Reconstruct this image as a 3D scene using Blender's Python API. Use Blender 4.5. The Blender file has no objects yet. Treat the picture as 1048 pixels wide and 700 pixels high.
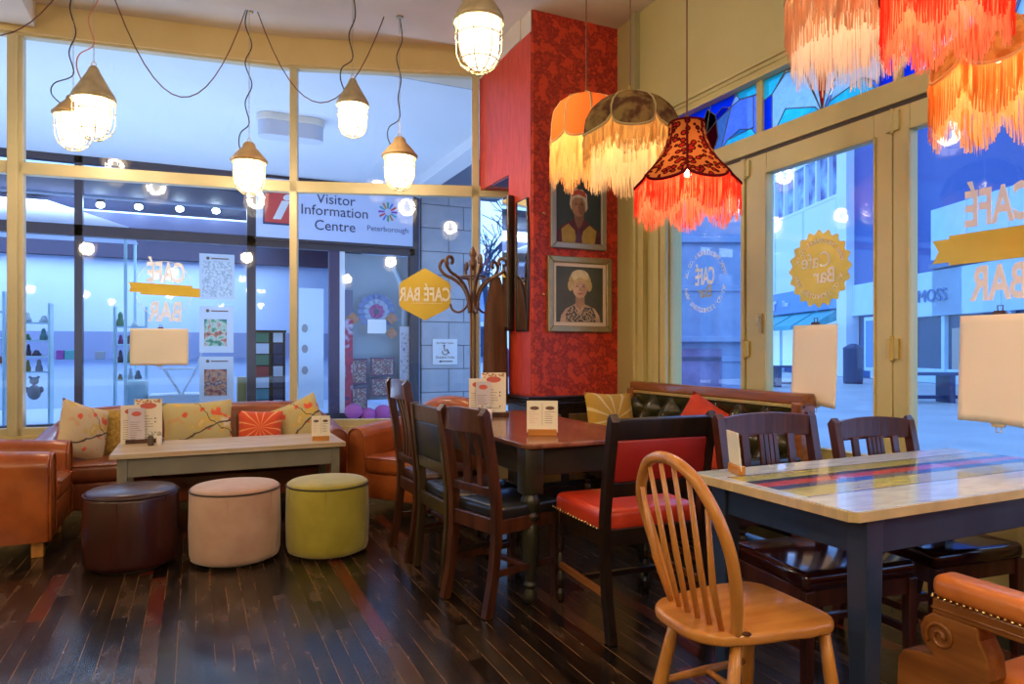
import bpy, math, random
from mathutils import Matrix, Vector
random.seed(7)
SC = bpy.context.scene
COL = SC.collection
PI = math.pi
# ---------------------------------------------------------------- camera, world, lights, exposure
# room axes: +X towards the wall of glazed doors, +Y towards the shop window, Z up; the camera stands at the origin
TH = math.atan(.4629)
CS, SN = math.cos(TH), math.sin(TH)
F, CX, HY, H = 700.0, 524.0, 357.0, 1.2
cam_d = bpy.data.cameras.new('camera')
cam = bpy.data.objects.new('camera', cam_d)
COL.objects.link(cam)
cam.location = (0, 0, H)
cam.rotation_euler = (PI / 2, 0, -TH)
cam_d.sensor_width = 36
cam_d.lens = F / 1048 * 36
cam_d.shift_y = 7 / 1048
cam_d.clip_end = 400
SC.camera = cam
SC.view_settings.view_transform = 'Standard'
SC.view_settings.look = 'None'
SC.view_settings.gamma = 1
SC.view_settings.use_curve_mapping = False
SC.view_settings.exposure = 0.75
W = bpy.data.worlds.new('dusk_sky')
SC.world = W
W.use_nodes = True
wn = W.node_tree.nodes; wl = W.node_tree.links
bg = wn['Background']
tc = wn.new('ShaderNodeTexCoord'); nz = wn.new('ShaderNodeTexNoise'); rp = wn.new('ShaderNodeValToRGB')
nz.inputs['Scale'].default_value = 2.5
rp.color_ramp.elements[0].color = (.13, .34, .95, 1); rp.color_ramp.elements[0].position = .35
rp.color_ramp.elements[1].color = (.36, .62, 1, 1); rp.color_ramp.elements[1].position = .65
wl.new(tc.outputs['Generated'], nz.inputs['Vector']); wl.new(nz.outputs['Fac'], rp.inputs['Fac'])
wl.new(rp.outputs['Color'], bg.inputs['Color'])
bg.inputs['Strength'].default_value = 1.8
WARM = (1, .78, .53)
def light(kind, name, loc, energy, color=WARM, size=.1, rot=(0, 0, 0), sy=None, spot=None):
    d = bpy.data.lights.new(name, kind); d.energy = energy; d.color = color
    if kind == 'AREA':
        d.size = size
        if sy: d.shape = 'RECTANGLE'; d.size_y = sy
    else: d.shadow_soft_size = size
    if spot: d.spot_size = spot; d.spot_blend = .6
    o = bpy.data.objects.new(name, d); COL.objects.link(o); o.location = loc; o.rotation_euler = rot
    return o
# blue fill added low in the arcade to brighten its soffit, then the visitor centre's ceiling lights
light('AREA', 'soffit_fill_light', (-1, 9.0, .6), 150, (.54, .70, 1), 7, (PI, 0, 0), 3)
light('AREA', 'shop_ceiling_light', (-3, 14.2, 3.6), 400, (.56, .74, 1), 9, (0, 0, 0), 3)

def cam2room(X, Y): return (X * CS + Y * SN, -X * SN + Y * CS)
def AX(px, py, a):      # point of the plane X = a seen at a pixel of the photograph
    r = (px - CX) / F; Y = a / (r * CS + SN)
    return Vector((*cam2room(r * Y, Y), H - (py - HY) / F * Y))
def BY(px, py, b):      # point of the plane Y = b
    r = (px - CX) / F; Y = b / (-r * SN + CS)
    return Vector((*cam2room(r * Y, Y), H - (py - HY) / F * Y))
def DP(px, py, Y):      # point at depth Y
    return Vector((*cam2room((px - CX) / F * Y, Y), H - (py - HY) / F * Y))

# ---------------------------------------------------------------- materials
MAT = {}
def nodes_of(name):
    m = bpy.data.materials.new(name); m.use_nodes = True; MAT[name] = m
    nt = m.node_tree
    return m, nt.nodes, nt.links, nt.nodes['Principled BSDF']
def mat(name, col, rough=.5, metal=0, col2=None, scale=8, stretch=(1, 1, 1), bump=0, lo=.35, hi=.65, bscale=None, coat=0, detail=4, sheen=0, trans=0, emit=None, est=0):
    m, n, l, b = nodes_of(name)
    b.inputs['Base Color'].default_value = (*col, 1)
    b.inputs['Roughness'].default_value = rough
    b.inputs['Metallic'].default_value = metal
    b.inputs['Coat Weight'].default_value = coat
    b.inputs['Sheen Weight'].default_value = sheen
    if emit:
        b.inputs['Emission Color'].default_value = (*emit, 1); b.inputs['Emission Strength'].default_value = est
    t = n.new('ShaderNodeTexCoord'); mp = n.new('ShaderNodeMapping'); mp.inputs['Scale'].default_value = stretch
    l.new(t.outputs['Object'], mp.inputs['Vector'])
    if col2 or bump:
        z = n.new('ShaderNodeTexNoise'); z.inputs['Scale'].default_value = scale; z.inputs['Detail'].default_value = detail
        l.new(mp.outputs[0], z.inputs['Vector'])
    if col2:
        r = n.new('ShaderNodeValToRGB'); r.color_ramp.elements[0].color = (*col, 1); r.color_ramp.elements[1].color = (*col2, 1)
        r.color_ramp.elements[0].position = lo; r.color_ramp.elements[1].position = hi
        l.new(z.outputs['Fac'], r.inputs['Fac']); l.new(r.outputs['Color'], b.inputs['Base Color'])
    if bump:
        q = z
        if bscale:
            q = n.new('ShaderNodeTexNoise'); q.inputs['Scale'].default_value = bscale; l.new(mp.outputs[0], q.inputs['Vector'])
        bp = n.new('ShaderNodeBump'); bp.inputs['Strength'].default_value = bump; bp.inputs['Distance'].default_value = .01
        l.new(q.outputs['Fac'], bp.inputs['Height']); l.new(bp.outputs[0], b.inputs['Normal'])
    return m
def val(n, l, op, a, b=None, c=None):
    x = n.new('ShaderNodeMath'); x.operation = op
    for i, v in enumerate((a, b, c)):
        if v is None: continue
        if hasattr(v, 'is_output'): l.new(v, x.inputs[i])
        else: x.inputs[i].default_value = v
    return x.outputs[0]
def mixc(n, l, fac, c1, c2):
    x = n.new('ShaderNodeMix'); x.data_type = 'RGBA'
    for k, v in ((0, fac), (6, c1), (7, c2)):
        if hasattr(v, 'is_output'): l.new(v, x.inputs[k])
        elif k == 0: x.inputs[0].default_value = v
        else: x.inputs[k].default_value = (*v, 1)
    return x.outputs[2]
def objxyz(n, l):
    t = n.new('ShaderNodeTexCoord'); s = n.new('ShaderNodeSeparateXYZ'); l.new(t.outputs['Object'], s.inputs[0])
    return t.outputs['Object'], s.outputs[0], s.outputs[1], s.outputs[2]
def noise(n, l, vec, scale, detail=3):
    z = n.new('ShaderNodeTexNoise'); z.inputs['Scale'].default_value = scale; z.inputs['Detail'].default_value = detail
    l.new(vec, z.inputs['Vector']); return z.outputs['Fac']
def ramp(n, l, fac, stops, const=False):
    r = n.new('ShaderNodeValToRGB'); cr = r.color_ramp
    if const: cr.interpolation = 'CONSTANT'
    while len(cr.elements) < len(stops): cr.elements.new(.5)
    for e, (p, c) in zip(cr.elements, stops): e.position = p; e.color = (*c, 1)
    l.new(fac, r.inputs['Fac']); return r.outputs['Color']

def floor_material():
    m, n, l, b = nodes_of('plank_floor')
    v, x, y, z = objxyz(n, l)
    u = val(n, l, 'DIVIDE', x, .068); iu = val(n, l, 'FLOOR', u); fu = val(n, l, 'FRACT', u)
    wn1 = n.new('ShaderNodeTexWhiteNoise'); wn1.noise_dimensions = '1D'; l.new(iu, wn1.inputs['W'])
    off = val(n, l, 'MULTIPLY', wn1.outputs['Value'], 7.3)
    vv = val(n, l, 'ADD', val(n, l, 'DIVIDE', y, .70), off)
    iv = val(n, l, 'FLOOR', vv); fv = val(n, l, 'FRACT', vv)
    cb = n.new('ShaderNodeCombineXYZ'); l.new(iu, cb.inputs[0]); l.new(iv, cb.inputs[1])
    w2 = n.new('ShaderNodeTexWhiteNoise'); l.new(cb.outputs[0], w2.inputs['Vector'])
    w3 = n.new('ShaderNodeTexWhiteNoise'); w3.noise_dimensions = '4D'; w3.inputs['W'].default_value = 5.5; l.new(cb.outputs[0], w3.inputs['Vector'])
    base = ramp(n, l, w2.outputs['Value'], [(0, (.006, .004, .003)), (.22, (.014, .008, .005)), (.46, (.022, .012, .007)), (.66, (.010, .007, .005)), (.80, (.034, .022, .013)), (.87, (.105, .016, .006)), (.935, (.020, .010, .006)), (.965, (.075, .038, .018))], True)
    mp = n.new('ShaderNodeMapping'); mp.inputs['Scale'].default_value = (46, 1.6, 1); l.new(v, mp.inputs['Vector'])
    ad = n.new('ShaderNodeVectorMath'); ad.operation = 'ADD'; l.new(mp.outputs[0], ad.inputs[0]); l.new(w3.outputs['Color'], ad.inputs[1])
    g = noise(n, l, ad.outputs[0], 2.2, 8)
    mp2 = n.new('ShaderNodeMapping'); mp2.inputs['Scale'].default_value = (3.0, .9, 1); l.new(v, mp2.inputs['Vector'])
    ad2 = n.new('ShaderNodeVectorMath'); ad2.operation = 'ADD'; l.new(mp2.outputs[0], ad2.inputs[0]); l.new(w3.outputs['Color'], ad2.inputs[1])
    wear = noise(n, l, ad2.outputs[0], 3.2, 12)
    c = mixc(n, l, ramp(n, l, g, [(.52, (0, 0, 0)), (.74, (.35, .35, .35))]), base, (.075, .034, .015))
    c = mixc(n, l, ramp(n, l, wear, [(.52, (0, 0, 0)), (.66, (.55, .55, .55))]), c, (.095, .048, .022))
    e1 = val(n, l, 'LESS_THAN', fu, .045); e2 = val(n, l, 'LESS_THAN', fv, .006)
    sc_ = mixc(n, l, ramp(n, l, wear, [(.44, (0, 0, 0)), (.54, (1, 1, 1))]), (.003, .002, .002), (.20, .10, .04))
    c = mixc(n, l, e1, c, sc_)
    c = mixc(n, l, e2, c, (.003, .002, .002))
    l.new(c, b.inputs['Base Color'])
    l.new(val(n, l, 'ADD', val(n, l, 'MULTIPLY', wear, .34), .06), b.inputs['Roughness'])
    b.inputs['Specular IOR Level'].default_value = .38
    bp = n.new('ShaderNodeBump'); bp.inputs['Strength'].default_value = .5; bp.inputs['Distance'].default_value = .0015
    hh = val(n, l, 'SUBTRACT', val(n, l, 'MULTIPLY', w2.outputs['Value'], .6), val(n, l, 'MULTIPLY', e1, 1.5))
    l.new(hh, bp.inputs['Height']); l.new(bp.outputs[0], b.inputs['Normal'])
    return m
def damask(name, c1, c2, c3, scale):
    m, n, l, b = nodes_of(name)
    v, x, y, z = objxyz(n, l)
    a = noise(n, l, v, scale, 5); k = noise(n, l, v, scale * 3.3, 3)
    s = val(n, l, 'ADD', a, val(n, l, 'MULTIPLY', k, .45))
    c = ramp(n, l, s, [(.60, c1), (.70, c2), (.80, c3)])
    l.new(c, b.inputs['Base Color']); b.inputs['Roughness'].default_value = .55
    return m
def wood(name, c1, c2, rough=.35, axis=2, scale=3, coat=.2):
    st = [9, 9, 9]; st[axis] = .8
    return mat(name, c1, rough, 0, c2, scale, st, .12, .35, .7, coat=coat, detail=5)
def radial(name, bgc, lc, petals, thr=.35, ring=0):
    m, n, l, b = nodes_of(name)
    v, x, y, z = objxyz(n, l)
    ang = val(n, l, 'ARCTAN2', z, x)
    r = val(n, l, 'SQRT', val(n, l, 'ADD', val(n, l, 'MULTIPLY', x, x), val(n, l, 'MULTIPLY', z, z)))
    wob = val(n, l, 'MULTIPLY', noise(n, l, v, 7), 1.2)
    s = val(n, l, 'ABSOLUTE', val(n, l, 'SINE', val(n, l, 'ADD', val(n, l, 'MULTIPLY', ang, petals / 2), wob)))
    line = val(n, l, 'LESS_THAN', s, thr)
    rg = val(n, l, 'LESS_THAN', val(n, l, 'ABSOLUTE', val(n, l, 'SINE', val(n, l, 'ADD', val(n, l, 'MULTIPLY', r, 34), wob))), .22)
    c = mixc(n, l, val(n, l, 'MAXIMUM', line, rg) if ring else line, bgc, lc)
    l.new(c, b.inputs['Base Color']); b.inputs['Roughness'].default_value = .75; b.inputs['Sheen Weight'].default_value = .2
    return m
def bird_fabric(name, bgc):
    m, n, l, b = nodes_of(name)
    v, x, y, z = objxyz(n, l)
    a = noise(n, l, v, 7, 2)
    c = ramp(n, l, a, [(.0, (.30, .34, .22)), (.30, (.62, .30, .10)), (.40, bgc), (.58, bgc), (.63, (.62, .40, .07)), (.74, (.72, .62, .45))])
    mp = n.new('ShaderNodeMapping'); mp.inputs['Location'].default_value = (3, 1, 7); l.new(v, mp.inputs['Vector'])
    spot = ramp(n, l, noise(n, l, mp.outputs[0], 9, 1), [(.66, (0, 0, 0)), (.68, (1, 1, 1))])
    c = mixc(n, l, spot, c, (.70, .10, .04))
    w = val(n, l, 'ADD', val(n, l, 'ADD', z, val(n, l, 'MULTIPLY', x, -.45)), val(n, l, 'MULTIPLY', noise(n, l, v, 6), .16))
    br = val(n, l, 'LESS_THAN', val(n, l, 'ABSOLUTE', val(n, l, 'ADD', w, -.03)), .009)
    br2 = val(n, l, 'LESS_THAN', val(n, l, 'ABSOLUTE', val(n, l, 'ADD', val(n, l, 'ADD', z, val(n, l, 'MULTIPLY', x, .9)), val(n, l, 'ADD', val(n, l, 'MULTIPLY', noise(n, l, v, 8), .2), -.24))), .005)
    c = mixc(n, l, val(n, l, 'MAXIMUM', br, br2), c, (.10, .07, .04))
    l.new(c, b.inputs['Base Color']); b.inputs['Roughness'].default_value = .8
    return m
def glass(name, tint=(.93, .97, 1), refl=.07, gl=.02):
    m = bpy.data.materials.new(name); m.use_nodes = True; MAT[name] = m
    n = m.node_tree.nodes; l = m.node_tree.links; n.clear()
    o = n.new('ShaderNodeOutputMaterial'); mx = n.new('ShaderNodeMixShader'); t = n.new('ShaderNodeBsdfTransparent'); g = n.new('ShaderNodeBsdfGlossy')
    t.inputs[0].default_value = (*tint, 1); g.inputs['Roughness'].default_value = gl
    fr = n.new('ShaderNodeLayerWeight'); fr.inputs['Blend'].default_value = .5
    f = val(n, l, 'MINIMUM', val(n, l, 'ADD', val(n, l, 'MULTIPLY', val(n, l, 'POWER', fr.outputs['Facing'], 5), .9), refl), .9)
    l.new(f, mx.inputs[0]); l.new(t.outputs[0], mx.inputs[1]); l.new(g.outputs[0], mx.inputs[2]); l.new(mx.outputs[0], o.inputs[0])
    return m
def cloth(name, col, trans=.5, col2=None, scale=30, alpha=0, vor=None):
    """thin fabric: light from the bulb shines through it"""
    m = bpy.data.materials.new(name); m.use_nodes = True; MAT[name] = m
    n = m.node_tree.nodes; l = m.node_tree.links; n.clear()
    o = n.new('ShaderNodeOutputMaterial'); d = n.new('ShaderNodeBsdfDiffuse'); t = n.new('ShaderNodeBsdfTranslucent'); mx = n.new('ShaderNodeMixShader')
    mx.inputs[0].default_value = trans
    v, x, y, z = objxyz(n, l)
    if vor:
        vo = n.new('ShaderNodeTexVoronoi'); vo.inputs['Scale'].default_value = scale; l.new(v, vo.inputs['Vector'])
        c = ramp(n, l, vo.outputs['Distance'], [(0, vor), (.26, vor), (.32, col2), (.50, col2), (.54, col), (1, col)])
    elif col2: c = ramp(n, l, noise(n, l, v, scale), [(.42, col), (.6, col2)])
    else:
        c = None
        d.inputs[0].default_value = (*col, 1); t.inputs[0].default_value = (*col, 1)
    if c: l.new(c, d.inputs[0]); l.new(c, t.inputs[0])
    l.new(d.outputs[0], mx.inputs[1]); l.new(t.outputs[0], mx.inputs[2])
    out = mx.outputs[0]
    if alpha:
        tr = n.new('ShaderNodeBsdfTransparent'); m2 = n.new('ShaderNodeMixShader'); m2.inputs[0].default_value = alpha
        l.new(out, m2.inputs[1]); l.new(tr.outputs[0], m2.inputs[2]); out = m2.outputs[0]
    l.new(out, o.inputs[0])
    return m
def glow(name, col, st, transp=0):
    m = bpy.data.materials.new(name); m.use_nodes = True; MAT[name] = m
    n = m.node_tree.nodes; l = m.node_tree.links; n.clear()
    o = n.new('ShaderNodeOutputMaterial'); e = n.new('ShaderNodeEmission'); e.inputs[0].default_value = (*col, 1); e.inputs[1].default_value = st
    if transp:
        t = n.new('ShaderNodeBsdfTransparent'); mx = n.new('ShaderNodeMixShader'); mx.inputs[0].default_value = transp
        l.new(e.outputs[0], mx.inputs[1]); l.new(t.outputs[0], mx.inputs[2]); l.new(mx.outputs[0], o.inputs[0])
    else: l.new(e.outputs[0], o.inputs[0])
    return m

FLOOR = floor_material()
CEIL = mat('ceiling_plaster', (.62, .52, .40), .8, 0, (.68, .58, .46), 2)
WALLG = mat('olive_cream_paint', (.50, .43, .18), .55, 0, (.53, .46, .20), 3)
FRAME = mat('olive_cream_joinery', (.50, .42, .165), .38, 0, (.54, .46, .19), 4, (1, 1, .3))
BAND = mat('beige_band_paint', (.62, .46, .20), .6, 0, (.66, .50, .23), 3)
SHADOWGAP = mat('gap_shade_and_base_dark', (.05, .03, .02), .6)
REDPAPER = damask('red_damask_wallpaper', (.50, .035, .012), (.26, .012, .006), (.62, .05, .016), 11)
REDSIDE = mat('red_wallpaper_plain', (.48, .035, .015), .45, 0, (.62, .06, .025), 12, (3, 3, .5))
DARKWOOD = wood('dark_brown_wood', (.010, .005, .003), (.028, .011, .006), .3)
MIDWOOD = wood('reddish_brown_wood', (.036, .010, .004), (.10, .028, .009), .3)
PURPLEWOOD = wood('dark_red_mahogany', (.040, .010, .007), (.085, .022, .013), .3)
BENCHWOOD = wood('bench_polished_wood', (.20, .062, .018), (.32, .11, .03), .22, axis=1)
HONEY = wood('honey_beech', (.50, .19, .035), (.62, .26, .055), .28, axis=2)
HONEYSEAT = wood('honey_beech_seat', (.48, .18, .035), (.60, .25, .055), .22, axis=0)
ARMWOOD = wood('golden_oak', (.20, .065, .013), (.33, .12, .027), .25, axis=1)
TABLETOP = wood('worn_red_table_top', (.15, .042, .018), (.30, .115, .055), .22, axis=1, scale=2)
GREYGREEN = mat('dark_olive_green_paint', (.016, .015, .009), .3, 0, (.030, .027, .015), 6, (1, 1, .4), coat=.2)
GREYPAINT = mat('grey_olive_apron_paint', (.20, .175, .125), .5, 0, (.245, .215, .155), 5)
RUSTIC = mat('weathered_plank_top', (.42, .26, .10), .4, 0, (.60, .50, .36), 3, (.6, 12, 12), .1, .35, .68)
BLUE = mat('blue_painted_wood', (.014, .030, .070), .34, 0, (.024, .044, .095), 7, (1, 1, .3))
LEATHER = mat('tan_orange_leather', (.25, .050, .008), .28, 0, (.40, .095, .017), 5, bump=.08, bscale=40, coat=.25)
LEATHER2 = mat('sofa_brown_leather', (.20, .045, .013), .33, 0, (.29, .07, .02), 4, bump=.08, bscale=40, coat=.2)
ORANGELEATHER = mat('bright_orange_leather', (.60, .17, .03), .3, 0, (.70, .22, .05), 4, coat=.2)
REDLEATHER = mat('bright_red_leather', (.52, .035, .012), .28, 0, (.58, .05, .018), 4, bump=.04, bscale=60, coat=.3)
REDPANEL = mat('red_back_panel_leather', (.30, .012, .008), .38, 0, (.34, .016, .01), 4)
BLACKLEATHER = mat('black_leather', (.008, .009, .010), .3, 0, (.016, .016, .017), 5, coat=.15)
OXBLOOD = mat('dark_oxblood_leather', (.022, .005, .005), .14, 0, (.04, .008, .008), 5, coat=.3)
GREENLEATHER = mat('dark_olive_tufted_leather', (.030, .027, .009), .2, 0, (.05, .043, .015), 5, coat=.4)
POUFBROWN = mat('brown_leather_pouf', (.034, .006, .005), .3, 0, (.050, .009, .007), 6, coat=.1, bump=.05, bscale=30)
POUFPINK = mat('dusty_pink_velvet', (.46, .27, .19), .8, 0, (.54, .34, .25), 7, sheen=.4)
POUFGREEN = mat('mustard_green_velvet', (.32, .26, .014), .7, 0, (.40, .33, .03), 7, sheen=.4)
PIPING = mat('dark_piping', (.05, .035, .025), .6)
BRASS = mat('brass_nails', (.75, .52, .22), .25, 1)
BRASSD = mat('dull_gold', (.55, .38, .10), .4, .6)
GOLD = mat('gold_vinyl', (.55, .38, .03), .35, .3, (.66, .47, .06), 3)
WHITEV = cloth('white_vinyl', (1, .99, .98), .3)
PAPER = mat('cream_paper', (.84, .76, .64), .8, 0, (.88, .80, .68), 3)
MENU = mat('menu_card', (.82, .74, .56), .6)
INK = mat('brown_ink', (.16, .08, .05), .7)
REDINK = mat('red_ink', (.60, .12, .08), .7)
PINKINK = mat('pink_ink', (.75, .35, .30), .7)

PANE = glass('window_glass', (.95, .975, 1), .035)
METALG = mat('galvanised_grey_metal', (.56, .47, .30), .5, .2, (.42, .34, .20), 14, bump=.2)
METALB = mat('brown_enamel_metal', (.55, .36, .17), .45, .2, (.44, .28, .12), 12)
CABLEB = mat('black_cable', (.03, .02, .02), .5)
CABLEP = mat('pink_cable', (.62, .25, .17), .5)
CABLEBR = mat('brown_fabric_cable', (.16, .06, .03), .6)
CHAIN = mat('pale_chain', (.50, .44, .30), .35, .7)
WIRE = mat('cage_wire', (.62, .50, .26), .35, .5)
BULB = glow('lamp_glow', (1, .84, .60), 9)
GLOBE = glow('lit_glass_globe', (1, .84, .60), 3.4, .5)
BLACKM = mat('black_metal', (.02, .02, .02), .35, .5)
STANDWOOD = wood('bentwood_brown', (.10, .042, .016), (.17, .075, .028), .3)
COATM = mat('brown_coat_cloth', (.13, .048, .018), .8, 0, (.09, .032, .012), 8, (4, 4, .3))
MIRROR = mat('mirror_glass', (.85, .88, .88), .03, 1)
SILVERF = mat('silver_grey_frame', (.38, .33, .28), .35, .4)
GOLDF = mat('gold_grey_frame', (.42, .32, .16), .35, .5, (.34, .26, .14), 9)
MOUNT = mat('cream_mount', (.76, .62, .50), .7)

# ---------------------------------------------------------------- mesh helper
class MB:
    def __init__(s): s.v = []; s.f = []; s.m = []; s.T = Matrix(); s.mi = 0
    def add(s, vs, fs):
        o = len(s.v); s.v += [tuple(s.T @ Vector(p)) for p in vs]
        s.f += [tuple(i + o for i in f) for f in fs]; s.m += [s.mi] * len(fs); return s
    def box(s, x0, y0, z0, x1, y1, z1):
        x0, x1 = min(x0, x1), max(x0, x1); y0, y1 = min(y0, y1), max(y0, y1); z0, z1 = min(z0, z1), max(z0, z1)
        return s.add([(x0, y0, z0), (x1, y0, z0), (x1, y1, z0), (x0, y1, z0), (x0, y0, z1), (x1, y0, z1), (x1, y1, z1), (x0, y1, z1)],
                     [(0, 3, 2, 1), (4, 5, 6, 7), (0, 1, 5, 4), (1, 2, 6, 5), (2, 3, 7, 6), (3, 0, 4, 7)])
    def prism(s, poly, d0, d1, plane='xz'):
        """polygon in a plane, given thickness between d0 and d1 along the third axis"""
        def P(a, b, d): return {'xz': (a, d, b), 'yz': (d, a, b), 'xy': (a, b, d)}[plane]
        n = len(poly); vs = [P(a, b, d0) for a, b in poly] + [P(a, b, d1) for a, b in poly]
        fs = [tuple(range(n)), tuple(range(2 * n - 1, n - 1, -1))] + [(i, i + n, (i + 1) % n + n, (i + 1) % n) for i in range(n)]
        return s.add(vs, fs)
    def lathe(s, prof, c=(0, 0, 0), n=24, caps=True):
        vs = []; fs = []
        for r, z in prof:
            for k in range(n):
                a = 2 * PI * k / n; vs.append((c[0] + r * math.cos(a), c[1] + r * math.sin(a), c[2] + z))
        for j in range(len(prof) - 1):
            for k in range(n):
                k2 = (k + 1) % n; fs.append((j * n + k, j * n + k2, (j + 1) * n + k2, (j + 1) * n + k))
        if caps:
            fs.append(tuple(range(n - 1, -1, -1))); fs.append(tuple(range((len(prof) - 1) * n, len(prof) * n)))
        return s.add(vs, fs)
    def tube(s, pts, r, n=8, closed=False, flat=1):
        pts = [Vector(p) for p in pts]; N = len(pts)
        rs = r if isinstance(r, (list, tuple)) else [r] * N
        vs = []; fs = []; up = None
        for i, p in enumerate(pts):
            if closed: d = pts[(i + 1) % N] - pts[i - 1]
            else: d = pts[min(i + 1, N - 1)] - pts[max(i - 1, 0)]
            d.normalize()
            if up is None:
                up = Vector((0, 0, 1)) if abs(d.z) < .9 else Vector((0, 1, 0))
            a = d.cross(up)
            if a.length < 1e-5: a = d.cross(Vector((1, 0, 0)))
            a.normalize(); b = a.cross(d).normalized(); up = b
            for k in range(n):
                t = 2 * PI * k / n; vs.append(p + a * (math.cos(t) * rs[i]) + b * (math.sin(t) * rs[i] * flat))
        M_ = N if closed else N - 1
        for i in range(M_):
            for k in range(n):
                k2 = (k + 1) % n; j = (i + 1) % N
                fs.append((i * n + k, i * n + k2, j * n + k2, j * n + k))
        if not closed: fs.append(tuple(range(n - 1, -1, -1))); fs.append(tuple(range((N - 1) * n, N * n)))
        return s.add(vs, fs)
    def beam(s, pts, w, d):
        """rectangular section swept along a path in the YZ plane; w along X, d across the path"""
        vs = []; fs = []; N = len(pts)
        ws = w if isinstance(w, (list, tuple)) else [w] * N; ds = d if isinstance(d, (list, tuple)) else [d] * N
        for i, p in enumerate(pts):
            q0 = Vector(pts[max(i - 1, 0)]); q1 = Vector(pts[min(i + 1, N - 1)]); t = q1 - q0; t.x = 0; t.normalize()
            nn = Vector((0, t.z, -t.y)); p = Vector(p)
            for sx, sn in ((-1, -1), (1, -1), (1, 1), (-1, 1)): vs.append(p + Vector((sx * ws[i] / 2, 0, 0)) + nn * (sn * ds[i] / 2))
        for i in range(N - 1):
            for k in range(4): fs.append((i * 4 + k, i * 4 + (k + 1) % 4, i * 4 + 4 + (k + 1) % 4, i * 4 + 4 + k))
        fs.append((3, 2, 1, 0)); fs.append(tuple(range(N * 4 - 4, N * 4)))
        return s.add(vs, fs)
    def grid(s, fn, nu, nv):
        vs = [fn(i / nu, j / nv) for j in range(nv + 1) for i in range(nu + 1)]
        fs = [(j * (nu + 1) + i, j * (nu + 1) + i + 1, (j + 1) * (nu + 1) + i + 1, (j + 1) * (nu + 1) + i) for j in range(nv) for i in range(nu)]
        return s.add(vs, fs)
    def ball(s, c, r, n=12, m=8, sz=1):
        prof = [(max(r * math.sin(PI * j / m), r * .02), -r * sz * math.cos(PI * j / m)) for j in range(m + 1)]
        return s.lathe(prof, c, n)
    def build(s, name, material, parent=None, bevel=0, smooth=False, seg=2, sub=0, loc=None, rot=None, solid=0):
        me = bpy.data.meshes.new(name); me.from_pydata(s.v, [], s.f)
        for mt in (material if isinstance(material, (list, tuple)) else [material]): me.materials.append(mt)
        me.polygons.foreach_set('material_index', s.m)
        me.polygons.foreach_set('use_smooth', [bool(smooth)] * len(me.polygons))
        me.update()
        o = bpy.data.objects.new(name, me); COL.objects.link(o)
        if parent: o.parent = parent
        if loc: o.location = loc
        if rot: o.rotation_euler = rot
        if solid: md = o.modifiers.new('solid', 'SOLIDIFY'); md.thickness = solid
        if bevel:
            md = o.modifiers.new('bevel', 'BEVEL'); md.width = bevel; md.segments = seg; md.limit_method = 'ANGLE'; md.angle_limit = math.radians(40)
            if smooth is None or smooth: md.harden_normals = False
        if sub: md = o.modifiers.new('sub', 'SUBSURF'); md.levels = sub; md.render_levels = sub
        return o
def tag(o, label, cat, group=None, kind=None):
    o['label'] = label; o['category'] = cat
    if group: o['group'] = group
    if kind: o['kind'] = kind
    return o
def thing(name, label, cat, loc=(0, 0, 0), rz=0, group=None):
    o = bpy.data.objects.new(name, None); COL.objects.link(o); o.empty_display_size = .1
    o.location = loc; o.rotation_euler = (0, 0, rz); return tag(o, label, cat, group)
def struct(mb, name, m, parent=None, **k):
    o = mb.build(name, m, parent, **k)
    if not parent: o['kind'] = 'structure'
    return o
def copy_tree(o, parent=None):
    c = o.copy(); COL.objects.link(c); c.parent = parent
    for ch in [x for x in COL.objects if x.parent == o]: copy_tree(ch, c)
    return c
def box(*a): return MB().box(*a)
def frame_mat(origin, xdir, zdir=(0, 0, 1)):
    """matrix whose local x runs along xdir and local z up; local y is the normal"""
    x = Vector(xdir).normalized(); z = Vector(zdir).normalized(); y = z.cross(x)
    return Matrix(((x.x, y.x, z.x, origin[0]), (x.y, y.y, z.y, origin[1]), (x.z, y.z, z.z, origin[2]), (0, 0, 0, 1)))
def text_mesh(mb, txt, size, cx=0, cz=0, mirror=False, sx=1, d0=0, d1=.003, ring=None, bold=0, shear=0):
    """flat letters in the local XZ plane, centred on (cx, cz); ring=(radius, start, step) sets them round a circle"""
    def letters(t, sz):
        cu = bpy.data.curves.new('t', 'FONT'); cu.body = t; cu.size = sz; cu.extrude = abs(d1 - d0) / 2; cu.offset = size * .018 * bold; cu.shear = shear; cu.resolution_u = 3
        cu.align_x = 'CENTER'; cu.align_y = 'CENTER'
        ob = bpy.data.objects.new('t', cu); COL.objects.link(ob)
        bpy.context.view_layer.update()
        me = bpy.data.meshes.new_from_object(ob.evaluated_get(bpy.context.evaluated_depsgraph_get()))
        vs = [v.co.copy() for v in me.vertices]; fs = [tuple(p.vertices) for p in me.polygons]
        bpy.data.objects.remove(ob); bpy.data.curves.remove(cu); bpy.data.meshes.remove(me)
        return vs, fs
    s = -1 if mirror else 1; dm = (d0 + d1) / 2
    if not ring:
        vs, fs = letters(txt, size)
        mb.add([(s * v.x * sx + cx, v.z + dm, v.y + cz) for v in vs], fs)
    else:
        R, a0, st = ring
        for i, ch in enumerate(txt):
            if ch == ' ': continue
            vs, fs = letters(ch, size); a = a0 - st * i
            mb.add([(s * ((v.x * sx) * math.sin(a) + (R + v.y) * math.cos(a)) + cx, v.z + dm, (-(v.x * sx) * math.cos(a) + (R + v.y) * math.sin(a)) + cz) for v in vs], fs)
    return mb
def ngon(cx, cz, rx, rz, n, a0=0): return [(cx + rx * math.cos(a0 + 2 * PI * k / n), cz + rz * math.sin(a0 + 2 * PI * k / n)) for k in range(n)]

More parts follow.
